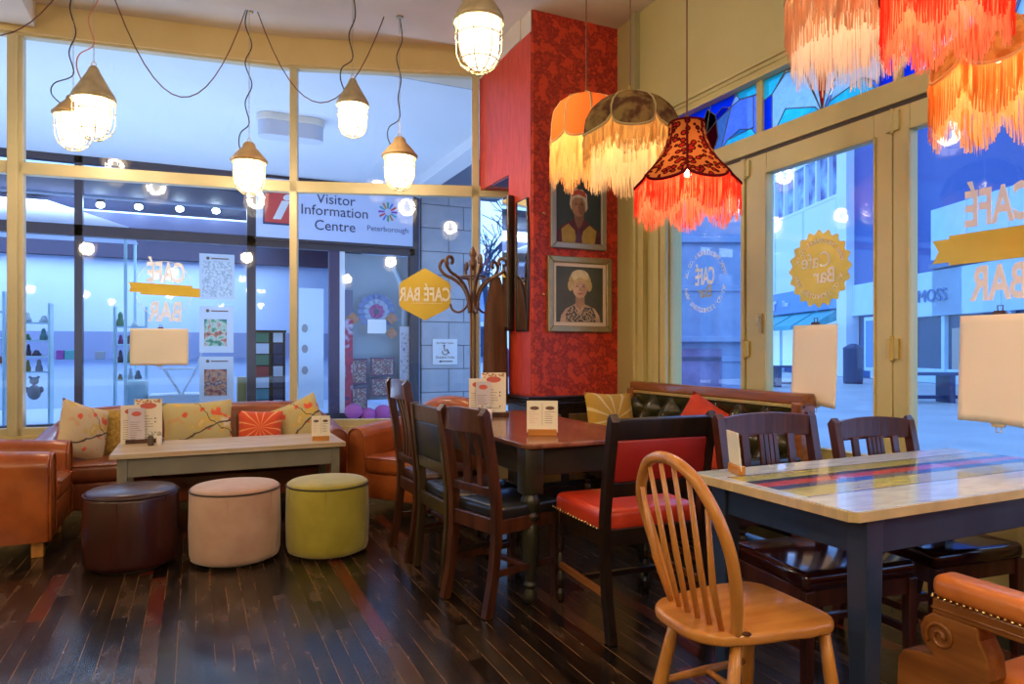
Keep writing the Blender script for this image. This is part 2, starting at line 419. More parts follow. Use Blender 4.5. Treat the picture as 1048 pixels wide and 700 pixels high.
# ================================================================ the room
CZ = 3.87
struct(box(-5, -4, -.1, 3.3, 6.75, 0), 'floor', FLOOR)
mb = MB(); mb.prism([(-5, -4), (3.3, -4), (3.3, 5.62), (2.4, 5.62), (1.6, 5.70), (.7, 5.72), (-.3, 5.86), (-1.3, 6.05), (-1.8, 6.1), (-5, 6.1)], CZ, CZ + .12, 'xy')
struct(mb, 'ceiling', CEIL)
struct(box(-5, 5.4, 3.99, 3.3, 6.85, 4.1), 'ceiling.001', CEIL)              # the raised strip along the shop window
struct(box(-5, 3.0, 3.79, -1.17, 6.62, 3.99), 'trim_1', CEIL)                # boxed-in beam at the left
struct(box(-5.1, -4.1, 0, -5, 6.8, 4), 'wall_left', WALLG)
struct(box(-5, -4.1, 0, 3.3, -4, 4), 'wall_back', WALLG)
# --- wall of glazed doors (right): plane X = 3.2
XW = 3.2
struct(box(XW, -4, 2.98, XW + .12, 5.65, 4), 'wall_right', WALLG)
mb = MB()
mb.box(XW, -4, 2.44, XW + .12, 4.16, 2.554); mb.box(XW, -4, 2.90, XW + .12, 4.16, 2.98)
mb.box(XW - .02, -4, 2.975, XW, 4.5, 3.0); mb.box(XW - .012, -4, 2.945, XW, 4.5, 2.957)
struct(mb, 'trim_2', FRAME, bevel=.004)
struct(box(XW + .015, -4, 2.42, XW + .09, 4.12, 2.44), 'trim_3', SHADOWGAP)  # dark strip standing in for the shade in the gap above the doors
# post between the glazing and the red column, with its fluted mouldings
mb = MB()
mb.box(XW, 4.13, 0, XW + .12, 5.65, 2.98)
for y0, y1, t in ((4.13, 4.20, .035), (4.235, 4.29, .02), (4.40, 4.47, .045), (4.47, 4.50, .07)): mb.box(XW - t, y0, 0, XW, y1, 2.975)
struct(mb, 'trim_4', FRAME, bevel=.006)
struct(box(XW - .05, 4.50, 2.975, XW, 4.56, CZ), 'trim_5', mat('shaded_strip_paint', (.36, .33, .18), .5))  # recess strip beside the column, its shade put into a darker paint colour
# stained glass band, z 2.554 - 2.90
def sgm(name, col, clear=.5):
    m = bpy.data.materials.new(name); m.use_nodes = True
    n = m.node_tree.nodes; l = m.node_tree.links; n.clear()
    o = n.new('ShaderNodeOutputMaterial'); t = n.new('ShaderNodeBsdfTransparent'); d = n.new('ShaderNodeBsdfTranslucent'); mx = n.new('ShaderNodeMixShader')
    v, x, y, z = objxyz(n, l)
    c = mixc(n, l, noise(n, l, v, 40, 3), tuple(q * .72 for q in col), tuple(min(1, q * 1.15) for q in col))
    l.new(c, t.inputs[0]); l.new(c, d.inputs[0]); mx.inputs[0].default_value = 1 - clear
    l.new(t.outputs[0], mx.inputs[1]); l.new(d.outputs[0], mx.inputs[2]); l.new(mx.outputs[0], o.inputs[0])
    return m
SGC = [sgm('stained_cobalt', (.05, .22, 1)), sgm('stained_lavender', (.50, .58, 1)), sgm('stained_teal', (.25, .90, .95)), sgm('stained_pale', (.80, .96, 1), .3), sgm('stained_red', (.9, .04, .03)), sgm('stained_maroon', (.28, .02, .05)), sgm('stained_greyblue', (.38, .50, .68))]
LEAD = mat('lead_strip', (.10, .12, .13), .4, .3)
def stained(y0, y1, kind, nm):
    """y1 is the far side; shapes drawn in fractions from the near... u runs from far (left as seen) to near"""
    z0, z1 = 2.554, 2.90
    fr = box(XW + .05, y1 - .005, z0, XW + .11, y1 + .042, z1)
    root = struct(fr, nm, FRAME)
    P = lambda u, v: (y1 + (y0 - y1) * u, z0 + (z1 - z0) * v)
    mb = MB(); mb.mi = 0; mb.prism([P(0, 0), P(1, 0), P(1, 1), P(0, 1)], XW + .072, XW + .074, 'yz')
    lead = MB(); lay = [0]
    def poly(pts, mi):
        lay[0] += 1; mb.mi = mi
        q = [P(*p) for p in pts]; mb.prism(q, XW + .0715 - .0008 * lay[0], XW + .0718 - .0008 * lay[0], 'yz')
        for a, b in zip(q, q[1:] + q[:1]): lead.tube([(XW + .066, *a), (XW + .066, *b)], .0035, 5)
    mb.v.clear(); mb.f.clear(); mb.m.clear()
    if kind == 0:
        mb.mi = 0
        poly([(0, 0), (.30, 0), (.40, .45), (.46, 1), (0, 1)], 0)
        poly([(.46, 1), (.40, .45), (.52, .62), (.70, .78), (.76, 1)], 0)
        poly([(.42, .95), (.33, .62), (.42, .25), (.48, 0), (.55, .3), (.52, .75)], 5)
        poly([(.52, .75), (.55, .3), (.48, 0), (.58, .0), (.70, .78), (.60, .85)], 6)
        poly([(.58, 0), (.66, .17), (.95, .22), (.95, .80), (.80, .85), (.70, .78)], 1)
        poly([(.58, 0), (1, 0), (.93, .20), (.80, .28), (.66, .17)], 2)
        poly([(.76, 1), (.80, .85), (1, .80), (1, 1)], 2)
        poly([(1, 0), (1, .8), (.95, .8), (.95, .2), (.93, .2)], 1)
    else:
        poly([(0, 0), (.08, 0), (.08, .68), (0, .62)], 0)
        poly([(0, .62), (.08, .68), (.20, 1), (0, 1)], 2)
        poly([(.08, 0), (.11, 0), (.20, .32), (.44, .15), (.50, 0), (.40, .62), (.34, .9), (.20, .95), (.08, .68)], 3)
        poly([(.11, 0), (.50, 0), (.44, .15), (.20, .32)], 2)
        poly([(.20, 1), (.34, .9), (.36, .78), (.44, .95), (.46, 1)], 0)
        poly([(.34, .9), (.50, 0), (.44, .95), (.38, .8)], 3)
        poly([(.44, .95), (.50, 0), (.56, .95), (.50, 1)], 4)
        poly([(.56, .95), (.50, 0), (.66, .8), (.80, .9), (.80, 1), (.5, 1)], 3)
        poly([(.50, 0), (.90, 0), (.80, .32), (.56, .15)], 2)
        poly([(.66, .8), (.56, .15), (.80, .32), (.92, .1), (.92, .68), (.80, .95)], 3)
        poly([(.90, 0), (1, 0), (1, 1), (.92, 1)], 0)
        poly([(.80, .9), (.92, .68), (.92, 1), (.8, 1)], 2)
    mb.build('stained_pane', SGC, root); lead.build('lead_came', LEAD, root)
    return root
stained(3.307, 4.13, 0, 'window_5')
yy = 3.265
k = 0
while yy > -1.2:
    stained(yy - .90, yy, 1, 'window_%d' % (6 + k)); yy -= .942; k += 1
struct(box(XW + .02, -4, 2.554, XW + .09, yy + .02, 2.90), 'trim_6', FRAME)
# leaves: a fixed light (window_4) and folding glazed doors
def leaf(y0, y1, g0, g1, nm, handle=False):
    zt, zg0, zg1 = 2.418, .64, 2.289
    mb = MB()
    mb.box(XW + .01, y0 + .002, .02, XW + .07, g0, zt); mb.box(XW + .01, g1, .02, XW + .07, y1 - .002, zt)
    mb.box(XW + .01, g0, zg1, XW + .07, g1, zt); mb.box(XW + .01, g0, .50, XW + .07, g1, zg0); mb.box(XW + .01, g0, .02, XW + .07, g1, .16)
    mb.box(XW + .03, g0, .16, XW + .05, g1, .50)
    for a, b in ((g0 - .012, g0), (g1, g1 + .012)): mb.box(XW + .002, a, zg0 - .012, XW + .01, b, zg1 + .012)
    mb.box(XW + .002, g0, zg1, XW + .01, g1, zg1 + .012); mb.box(XW + .002, g0, zg0 - .012, XW + .01, g1, zg0)
    d = struct(mb, nm, FRAME, bevel=.003)
    box(XW + .038, g0 - .005, zg0 - .005, XW + .044, g1 + .005, zg1 + .005).build('pane', PANE, d)
    return d
leaf(3.36, 4.13, 3.393, 4.115, 'window_4')
mb = MB(); mb.box(XW - .005, 3.36, .02, XW + .01, 3.39, 2.42); struct(mb, 'trim_7', FRAME, bevel=.004)
LEV = [(2.339, 3.358, 2.443, 3.184), (1.32, 2.337, 1.42, 2.245), (.30, 1.318, .40, 1.22), (-.72, .298, -.62, .2), (-1.74, -.722, -1.64, -.82), (-4, -1.742, -3.9, -1.84)]
for i, a in enumerate(LEV):
    d = leaf(*a, 'door_%d' % (i + 1))
    for hz in ((2.30, 2.40), (1.15, 1.25), (.3, .4)):
        mb = MB().tube([(XW - .003, a[1] - .004, hz[0]), (XW - .003, a[1] - .004, hz[1])], .009, 10)
        mb.ball((XW - .003, a[1] - .004, hz[0] - .005), .011); mb.ball((XW - .003, a[1] - .004, hz[1] + .005), .011)
        mb.box(XW - .004, a[1] - .04, hz[0], XW + .011, a[1] + .03, hz[1])
        mb.build('hinge', FRAME if hz[0] > 2 else BRASSD, d, smooth=False)
    if i == 0:
        mb = MB(); mb.box(XW - .006, 3.21, 1.30, XW + .01, 3.235, 1.42); mb.tube([(XW - .03, 3.222, 1.34), (XW - .03, 3.222, 1.40), (XW - .005, 3.222, 1.40)], .007, 8)
        mb.build('door_handle', METALG, d)
# --- faceted shop window (left)
FP = [(-5, 6.72), (-1.324, 6.695), (.776, 6.44), (2.334, 5.928), (3.32, 5.604)]
for i in range(4):
    (x0, y0), (x1, y1) = FP[i], FP[i + 1]
    d = Vector((x1 - x0, y1 - y0, 0)); L = d.length
    def S(mb, a0, a1, b0, b1, z0, z1):
        mb.box(a0, b0, z0, a1, b1, z1)
    T = frame_mat((x0, y0, 0), d)
    fz = 2.61
    mb = MB(); mb.T = T
    mb.box(0, -.03, .5, .065 if i else .03, .05, 3.72) if i else mb.box(0, -.03, .5, .03, .05, 3.72)
    mb.box(0, -.03, fz, L, .05, fz + .10); mb.box(0, -.03, .5, L, .05, .56); mb.box(0, -.035, 3.72, L, .05, 3.76)
    if i == 1: mb.box(-.035, -.06, .5, .035, -.03, 3.72)
    if i == 3: mb.box(L - .05, -.03, .5, L, .05, 3.72)
    w = struct(mb, 'window_%d' % (i + 10) if False else ['window_1', 'window_2', 'window_3', 'window_0'][i], mat('window_frame_gold_%d' % i, (.52, .45, .26), .38, .05, (.57, .49, .29), 3), bevel=.004)
    g = MB(); g.T = T; g.box(.03, .005, .55, L - .01, .011, fz + .01); g.build('pane', PANE, w)
    g = MB(); g.T = T; g.box(.03, .005, fz + .09, L - .01, .011, 3.725); g.build('upper_pane', PANE, w)
    mb = MB(); mb.T = T; mb.box(0, -.06, 0, L, .10, .5); struct(mb, 'wall_front' if not i else 'wall_front.%03d' % i, BAND)
    mb = MB(); mb.T = T; mb.box(-.01, -.045, 3.76, L + .01, .10, 4.0); mb.box(-.01, -.06, 3.74, L + .01, -.03, 3.775); struct(mb, 'trim_%d' % (10 + i), BAND)
# --- red papered column with the beam running back to the window
mb = MB(); mb.prism([(2.4, 4.83), (2.415, 4.815), (3.2, 4.815), (3.2, 5.24), (2.4, 5.24)], .80, CZ, 'xy')
col = struct(mb, 'wall_column', REDPAPER)
mb = MB(); mb.box(2.396, 4.83, .84, 2.4, 5.24, 3.70); mb.build('side_panel', REDSIDE, col)
mb = MB(); mb.box(2.394, 4.822, 3.70, 2.4, 5.24, CZ); mb.build('plaster_strip', CEIL, col)
mb = MB(); mb.box(2.4, 5.24, 2.67, 2.85, 5.9, 3.70)
beam_ = struct(mb, 'trim_8', REDSIDE)
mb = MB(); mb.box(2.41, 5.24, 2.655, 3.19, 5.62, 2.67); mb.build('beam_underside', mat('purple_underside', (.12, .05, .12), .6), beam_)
mb = MB(); mb.box(2.385, 5.0, 3.70, 2.85, 5.92, 4.0); struct(mb, 'trim_9', CEIL)
mb = MB()
for z, t in ((.825, .05), (.80, .035), (.775, .05), (.75, .03)): mb.box(2.4 - t, 4.815 - t, z - .022, 3.2, 5.24 + t, z)
mb.box(2.39, 4.80, .08, 3.2, 5.25, .76); mb.box(2.36, 4.77, 0, 3.2, 5.28, .1)
struct(mb, 'trim_14', DARKWOOD, bevel=.006)
mb = MB()
for x in (2.45, 2.72, 2.98): mb.box(x, 4.785, .14, x + .2, 4.80, .68)
struct(mb, 'trim_15', wood('ochre_panel', (.13, .07, .015), (.19, .11, .03), .4), bevel=.008)

# ================================================================ furniture
def turned_leg(mb, c, z0, z1, r, sq=.0, n=16, sqz=None):
    """baluster between z0 and z1, square block on top when sqz is given"""
    h = z1 - z0
    pr = [(.45, 0), (.55, .01), (.75, .03), (.8, .07), (.6, .12), (.5, .14), (.75, .16), (.75, .18), (.5, .20), (.62, .24), (.85, .36), (1, .52), (1.02, .62), (.85, .70), (.6, .74), (.95, .77), (1, .80), (.7, .83), (.9, .86), (1.05, .9), (1.05, .95), (.8, .98), (.8, 1)]
    mb.lathe([(r * a, z0 + h * b) for a, b in pr], c, n)
    if sqz: mb.box(c[0] - r * 1.1, c[1] - r * 1.1, z1, c[0] + r * 1.1, c[1] + r * 1.1, sqz)
    return mb
# --- blue table with a striped top
t = thing('dining_table', 'blue painted dining table with a pale top striped in red, yellow and black', 'table', (2.318, 1.613, 0))
SC_ = [('white', (.64, .74, .80)), ('cream', (.66, .60, .42)), ('yellow', (.52, .50, .12)), ('black', (.03, .03, .04)), ('red', (.62, .06, .04)), ('navy', (.05, .06, .16)), ('edge', (.70, .52, .26))]
SM = [mat('tabletop_paint_' + k, c, .16, 0, tuple(q * .8 for q in c), 9, (1, 4, 1), coat=.5) for k, c in SC_]
mb = MB(); mb.mi = 6
mb.prism([(-.714, -.315), (-.694, -.335), (.714, -.335), (.714, .335), (-.694, .335), (-.714, .315)], .73, .758, 'xy')
rows = [(-.33, -.145, 0), (-.145, -.135, 5), (-.135, -.03, 2), (-.03, .02, 5), (.02, .075, 4), (.075, .115, 3), (.115, .195, 2), (.195, .205, 5), (.205, .33, 0)]
for a, b, c in rows:
    mb.mi = c; mb.box(-.706 if abs(a) > .3 or abs(b) > .3 else -.665, a, .758, .714, b, .7605)
mb.mi = 0; mb.box(-.706, -.22, .758, -.665, .22, .7595)
mb.build('table_top', SM, t, bevel=.003)
mb = MB(); mb.box(-.62, -.292, .62, .62, -.268, .73); mb.box(-.62, .268, .62, .62, .292, .73); mb.box(-.625, -.28, .62, -.60, .28, .73); mb.box(.60, -.28, .62, .625, .28, .73)
mb.build('apron', BLUE, t, bevel=.003)
for sx in (-1, 1):
    for sy in (-1, 1):
        mb = MB(); mb.beam([(sx * .603, sy * .278, 0), (sx * .603, sy * .278, .73)], [.05, .07], [.05, .07]); mb.build('leg', BLUE, t, bevel=.004)
# --- dark olive table with a worn red-brown top
t = thing('dining_table', 'long dark olive dining table on turned legs with a worn reddish brown top', 'table', (1.76, 3.63, 0))
mb = MB(); c = .03
mb.prism([(-.39, -.77), (-.35, -.81), (.35, -.81), (.39, -.77), (.39, .81), (-.39, .81)], .735, .76, 'xy'); mb.build('table_top', TABLETOP, t, bevel=.008, seg=3)
mb = MB(); mb.box(-.33, -.755, .60, .33, -.73, .735); mb.box(-.33, .73, .60, .33, .755, .735); mb.box(-.345, -.75, .60, -.32, .75, .735); mb.box(.32, -.75, .60, .345, .75, .735)
mb.build('apron', GREYGREEN, t, bevel=.003)
for sx in (-1, 1):
    for sy in (-1, 1): turned_leg(MB(), (sx * .325, sy * .735, 0), 0, .52, .043, sqz=.735).build('leg', GREYGREEN, t, smooth=True, bevel=.004)
# --- low table before the sofa
t = thing('coffee_table', 'grey painted low table with weathered plank top in front of the sofa', 'table', (.236, 5.09, .015))
mb = MB()
for i in range(5):
    a = -.31 + i * .124; mb.box(-.71, a + .0015, .51, .71, a + .1225, .54)
mb.build('table_top', RUSTIC, t, bevel=.003)
mb = MB(); mb.box(-.64, -.27, .39, .64, -.245, .51); mb.box(-.64, .245, .39, .64, .27, .51); mb.box(-.66, -.26, .39, -.635, .26, .51); mb.box(.635, -.26, .39, .66, .26, .51)
mb.build('apron', GREYPAINT, t, bevel=.003)
for sx in (-1, 1):
    for sy in (-1, 1): MB().box(sx * .645 - .028, sy * .25 - .028, 0, sx * .645 + .028, sy * .25 + .028, .51).build('leg', GREYPAINT, t, bevel=.003)
# --- poufs
def pouf(px, Y, m, seam, label, r):
    p = DP(px, 357, Y)
    t = thing('pouf', label, 'pouf', (p.x, p.y, 0), .3)
    mb = MB(); mb.lathe([(r - .03, .012), (r - .008, .022), (r, .05), (r + .004, .2), (r, .385), (r - .006, .402)], n=48, caps=True); mb.build('body', m, t, smooth=True)
    mb = MB(); mb.lathe([(r - .004, .401), (r - .006, .412), (r - .02, .422), (r - .08, .430), (r * .4, .436), (.01, .437)], n=48); mb.build('cushion_top', m, t, smooth=True)
    mb = MB(); mb.tube([((r - .001) * math.cos(a * PI / 24), (r - .001) * math.sin(a * PI / 24), .403) for a in range(48)], .0045, 6, closed=True); mb.build('piping', seam, t, smooth=True)
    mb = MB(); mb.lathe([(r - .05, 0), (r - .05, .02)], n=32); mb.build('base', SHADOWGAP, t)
    for k in range(6):
        a = k * PI / 3; MB().tube([((r + .002) * math.cos(a), (r + .002) * math.sin(a), z) for z in (.03, .2, .40)], .0016, 5).build('side_seam', seam if seam != PIPING else m, t)
pouf(135, 3.82, POUFBROWN, mat('brown_seam', (.03, .010, .008), .35), 'round dark brown leather pouf nearest the left armchair', .236)
pouf(241, 3.93, POUFPINK, PIPING, 'round dusty pink velvet pouf with dark piping', .243)
pouf(335.5, 4.07, POUFGREEN, PIPING, 'round mustard green velvet pouf with dark piping', .236)

# --- club armchairs and sofa
def arc_pts(cx, cz, r, a0, a1, n): return [(cx + r * math.cos(a0 + (a1 - a0) * k / n), cz + r * math.sin(a0 + (a1 - a0) * k / n)) for k in range(n + 1)]
def club(name, label, loc, rz, w, m, cat='armchair', seats=1, d=.86, hb=.82, ha=.62, seatz=.42):
    """faces local -Y ; w overall width"""
    t = thing(name, label, cat, loc, rz); hw = w / 2; aw = .17
    mb = MB(); mb.box(-hw + .03, -d / 2 + .03, .10, hw - .03, d / 2 - .04, .30); mb.build('base', m, t, bevel=.03, smooth=True, seg=4)
    for s in (-1, 1):
        # arm: rounded top, slopes up to the back
        mb = MB(); prof = []
        c = s * (hw - aw / 2)
        N = 12
        def fn(u, v):
            y = -d / 2 + .02 + v * (d - .10)
            top = ha - .0 + .05 * v
            x0 = c - aw / 2; x1 = c + aw / 2
            # around the section: up the outer side, over the top, down the inner side
            a = u * 3
            R = aw / 2
            if a < 1: x, z = x0 - .012 * math.sin(PI * a), .10 + (top - R - .10) * a
            elif a < 2: ang = PI - PI * (a - 1); x, z = c + R * 1.06 * math.cos(ang), top - R + R * math.sin(ang)
            else: x, z = x1 + .012 * math.sin(PI * (a - 2)), top - R - (top - R - .10) * (a - 2)
            return (x, y, z)
        mb.grid(fn, 36, 8); nfront = [i for i in range(37)]
        mb.f.append(tuple(nfront[::-1])); mb.m.append(0); mb.f.append(tuple(8 * 37 + i for i in range(37))); mb.m.append(0)
        arm_ = mb.build('arm', m, t, smooth=True, bevel=.018, seg=3)
        mb = MB(); pts = []
        for i in range(37):
            p = fn(i / 36, 0); q = Vector((c + (p[0] - c) * .93, p[1] - .004, p[2] if p[2] < .3 else p[2] - .008)); pts.append(q)
        mb.tube(pts, .006, 6); mb.build('arm_piping', m, arm_, smooth=True)
    # back: crest curved in elevation
    mb = MB()
    def bk(u, v):
        x = -hw + .05 + u * (w - .10)
        k = abs(2 * u - 1) ** 2.6 if seats == 1 else abs(2 * u - 1) ** 8
        top = hb - k * (hb - ha - .04)
        a = v * 3; T_ = .17
        lean = .05
        if a < 1: y, z = d / 2 - T_ - .04, .30 + (top - T_ / 2 - .30) * a; y += lean * a
        elif a < 2: ang = PI - PI * (a - 1); y, z = d / 2 - T_ / 2 - .04 + lean + T_ / 2 * math.cos(ang), top - T_ / 2 + T_ / 2 * math.sin(ang)
        else: y, z = d / 2 - .04 + lean - lean * (a - 2), top - T_ / 2 - (top - T_ / 2 - .12) * (a - 2)
        return (x, y, z)
    mb.grid(bk, 24, 30)
    for e in (0, 24): mb.f.append(tuple(j * 25 + e for j in range(31))); mb.m.append(0)
    mb.build('backrest', m, t, smooth=True, bevel=.015, seg=3)
    sw = (w - 2 * aw) / seats
    for k in range(seats):
        x0 = -hw + aw + k * sw
        mb = MB(); mb.box(x0 + .004, -d / 2 - .005, .29, x0 + sw - .004, d / 2 - .20, seatz)
        sc_ = mb.build('seat_cushion', m, t, bevel=.045, smooth=True, seg=5)
        mb = MB(); z = seatz - .035
        mb.tube([(x0 + .006, d / 2 - .24, z + .03), (x0 + .006, -d / 2 + .03, z + .03), (x0 + .03, -d / 2 - .005, z + .02), (x0 + sw / 2, -d / 2 - .010, z + .022), (x0 + sw - .03, -d / 2 - .005, z + .02), (x0 + sw - .006, -d / 2 + .03, z + .03), (x0 + sw - .006, d / 2 - .24, z + .03)], .005, 6)
        mb.build('cushion_piping', m, sc_, smooth=True)
    mb = MB(); mb.box(-hw + aw + .004, -d / 2 + .012, .11, hw - aw - .004, -d / 2 + .05, .29); mb.build('front_panel', m, t, bevel=.012, smooth=True)
    for sx in (-1, 1):
        for sy in (-1, 1):
            MB().box(sx * (hw - .09) - .03, sy * (d / 2 - .09) - .03, 0, sx * (hw - .09) + .03, sy * (d / 2 - .09) + .03, .11).build('foot', HONEYSEAT, t, bevel=.004)
    return t
club('armchair', 'tan leather club armchair at the left edge of the picture, beside the brown pouf', (-1.165, 5.03, 0), PI / 2, .76, LEATHER, ha=.60)
club('armchair', 'tan leather club armchair between the low table and the slatted chairs', (1.61, 5.05, 0), -PI / 2 + math.atan2(.58, .81), .84, LEATHER, ha=.62)
club('sofa', 'long brown leather sofa under the shop window behind the low table', (.03, 5.80, 0), 0, 2.12, LEATHER2, 'sofa', 3, .80, .76, .58)

# --- cushions
def pillow(mb, w, h, t, n=14):
    def side(s):
        def fn(u, v):
            a, b = 2 * u - 1, 2 * v - 1
            k = (1 - abs(a) ** 2.5) * (1 - abs(b) ** 2.5)
            pinch = 1 - .07 * (1 - abs(b) ** 1.5) * abs(a) ** 4 - .0
            pz = 1 - .07 * (1 - abs(a) ** 1.5) * abs(b) ** 4
            return (a * w / 2 * pinch, s * t / 2 * (max(k, 0) ** .5), b * h / 2 * pz)
        return fn
    mb.grid(side(-1), n, n); mb.grid(side(1), n, n); return mb
def cushion(label, loc, w, h, m, rot, t=.13, group=None):
    o = pillow(MB(), w, h, t).build('cushion', m, smooth=True); tag(o, label, 'cushion', group); o.location = loc; o.rotation_euler = rot; return o
BIRD = bird_fabric('bird_print_cushion', (.52, .42, .18))
ORP = radial('orange_leaf_cushion', (.66, .06, .008), (.80, .32, .10), 13, .30)
YEP = radial('yellow_leaf_cushion', (.52, .27, .012), (.68, .50, .20), 11, .30)
REDC = mat('scarlet_cushion_cloth', (.50, .035, .008), .8, 0, (.56, .05, .012), 12, bump=.15)
cushion('bird print cushion with an orange edge leaning on the left sofa arm', (-.72, 5.66, .615), .40, .40, bird_fabric('bird_print_left', (.60, .46, .26)), (-.18, .32, .85))
cushion('small mustard textured cushion behind the menus on the sofa', (-.50, 5.90, .57), .30, .36, mat('mustard_tweed', (.32, .17, .02), .85, 0, (.52, .32, .06), 45), (-.28, .05, .05))
cushion('wide tan cushion printed with birds on a branch, middle of the sofa', (.02, 5.82, .60), .50, .40, BIRD, (-.30, -.03, 0))
cushion('orange cushion with a pale leaf pattern on the sofa', (.47, 5.80, .56), .34, .30, ORP, (-.35, .03, -.1))
cushion('bird print cushion standing on its corner by the right sofa arm', (.78, 5.86, .59), .40, .38, BIRD, (-.25, -.42, -.25))
cushion('yellow cushion with a leaf pattern at the column end of the tufted bench', (2.80, 4.30, .67), .44, .42, YEP, (-.25, .05, .08))
cushion('red cushion leaning on the tufted bench', (2.93, 3.42, .66), .42, .40, REDC, (-.3, .5, -1.05), .12)
cushion('red cushion on the orange scroll-armed bench', (2.10, .86, .49), .34, .30, REDC, (.7, .35, 1.35), .15)

# --- wooden chairs (local frame: faces +Y, origin on the floor below the seat centre)
def nails(mb, pts, r=.006, step=.018):
    for a, b in zip(pts, pts[1:]):
        a, b = Vector(a), Vector(b); n = max(1, int((b - a).length / step))
        for k in range(n):
            p = a.lerp(b, k / n); mb.ball(p, r, 6, 4)
    return mb
def chair(label, loc, rz, kind, w=.42, d=.42, h=.92, sz=.46, wd=MIDWOOD, seatm=BLACKLEATHER, group=None, panel=None):
    t = thing('dining_chair', label, 'chair', (*loc, 0), rz, group); hw = w / 2; hd = d / 2
    lean = .07
    for s in (-1, 1):
        x = s * (hw - .02); xt = s * (hw - .02 + (.01 if kind == 'slat' else 0))
        mb = MB()
        pts = [(x, -hd - .055, 0), (x, -hd - .02, .16), (x, -hd, .34), (x, -hd, .50), (xt, -hd - .03, .50 + (h - .5) * .5), (xt, -hd - lean, h - .01), (xt, -hd - lean - .012, h)]
        if kind == 'panel': pts = [(x, -hd - .03, 0), (x, -hd, .3), (x, -hd, .5), (x, -hd - lean * .6, h - .02), (x, -hd - lean * .62, h)]
        mb.beam(pts, .036 if kind != 'panel' else .04, .042); mb.build('back_post', wd, t, bevel=.004)
        mb = MB()
        if kind in ('panel', 'red'):
            r = .02; x2 = s * (hw - .025)
            mb.box(x2 - .022, hd - .047, .32, x2 + .022, hd - .003, sz - .04)
            pr = [(.5, 0), (1, .02), (1, .05), (.6, .07), (.9, .09), (1.05, .115), (.8, .14), (.55, .155), (.95, .175), (1.1, .20), (.8, .225), (.55, .24), (.9, .26), (.9, .28), (1, .30), (1, .32)]
            mb.lathe([(r * a, b) for a, b in pr], (x2, hd - .025, 0), 14)
        else: mb.beam([(s * (hw - .02), hd - .02, 0), (s * (hw - .02), hd - .02, sz - .04)], [.03, .038], [.03, .038])
        mb.build('leg', wd, t, bevel=.003)
        mb = MB(); mb.box(s * (hw - .02) - .01, -hd, sz - .10, s * (hw - .02) + .01, hd - .03, sz - .035); mb.build('seat_rail', wd, t, bevel=.003)
        mb = MB(); mb.box(s * (hw - .02) - .009, -hd - .01, .17, s * (hw - .02) + .009, hd - .03, .20); mb.build('stretcher', wd if kind != 'red' else ARMWOOD, t, bevel=.003)
    mb = MB(); mb.box(-hw + .03, hd - .035, sz - .10, hw - .03, hd - .012, sz - .035); mb.build('seat_rail', wd, t, bevel=.003)
    mb = MB(); mb.box(-hw + .03, -hd - .012, sz - .10, hw - .03, -hd + .012, sz - .03); mb.build('seat_rail', wd, t, bevel=.003)
    mb = MB(); mb.box(-hw + .03, -.012, .17, hw - .03, .012, .195); mb.build('stretcher', wd, t, bevel=.003)
    mb = MB(); mb.prism([(-hw + .02, -hd + .015), (hw - .02, -hd + .015), (hw, hd), (-hw, hd)], sz - (.045 if kind != 'red' else .06), sz + (.02 if kind != 'red' else .045), 'xy')
    mb.build('seat', seatm, t, bevel=.022 if kind != 'red' else .035, smooth=True, seg=4)
    if panel or kind == 'panel' or kind == 'red':
        mb = nails(MB(), [(-hw - .001, -hd + .03, sz - .028), (-hw - .003, hd, sz - .028), (hw + .003, hd + .003, sz - .028), (hw + .001, -hd + .03, sz - .028)], (.0055 if kind != 'red' else .0065), (.02 if kind != 'red' else .026)); mb.build('nail_trim', BRASS, t, smooth=True)
    yb = lambda z: -hd - lean * max(0, (z - .5) / (h - .5)) ** 1.0 if kind != 'panel' else -hd - lean * .6 * max(0, (z - .5) / (h - .5))
    if kind in ('slat', 'curve', 'mission'):
        # crest rail, lower rail and slats
        mb = MB(); cr = .10 if kind != 'mission' else .085
        N = 8
        for dz0, dz1 in ((h - cr, h + .0),):
            def crest(u, v):
                x = -hw + .035 + u * (w - .07); k = 1 - (2 * u - 1) ** 2
                return (x, yb(h) - .022 * k + .0, (h - cr) + v * cr + (0.014 * k if v > .5 else -.0 * k))
            mb.grid(crest, N, 2)
        mb.build('top_rail', wd, t, solid=.022, bevel=.003)
        MB().box(-hw + .03, yb(sz + .09) - .012, sz + .07, hw - .03, yb(sz + .09) + .012, sz + .11).build('back_rail', wd, t, bevel=.003)
        z0, z1 = sz + .10, h - cr + .01
        if kind == 'slat': xs = [(-.055, .028), (0, .028), (.055, .028)]
        elif kind == 'curve': xs = [(-.04, .055), (.055, .03)]
        else: xs = [(-.115, .035), (-.035, .02), (-.0117, .02), (.0117, .02), (.035, .02), (.115, .035)]
        for x, ww in xs:
            mb = MB(); bow = .03 if kind != 'mission' else 0
            mb.beam([(x, yb(z0 + (z1 - z0) * k / 6) - bow * math.sin(PI * k / 6) * -.6, z0 + (z1 - z0) * k / 6) for k in range(7)], ww, .014); mb.build('slat', wd, t, bevel=.002)
    else:
        for z0, z1 in ((h - .09, h - .005), (sz + .11, sz + .17)):
            mb = MB(); mb.beam([(0, yb(z0), z0), (0, yb(z1), z1)], w - .07, .03); mb.build('back_rail', wd, t, bevel=.003)
        z0, z1 = sz + .17, h - .09
        mb = MB(); mb.beam([(0, yb(z0), z0), (0, yb((z0 + z1) / 2), (z0 + z1) / 2), (0, yb(z1), z1)], w - .075, .03); mb.build('back_panel', panel or seatm, t, bevel=.01, smooth=True)
    return t
R_ = -PI / 2   # facing +X
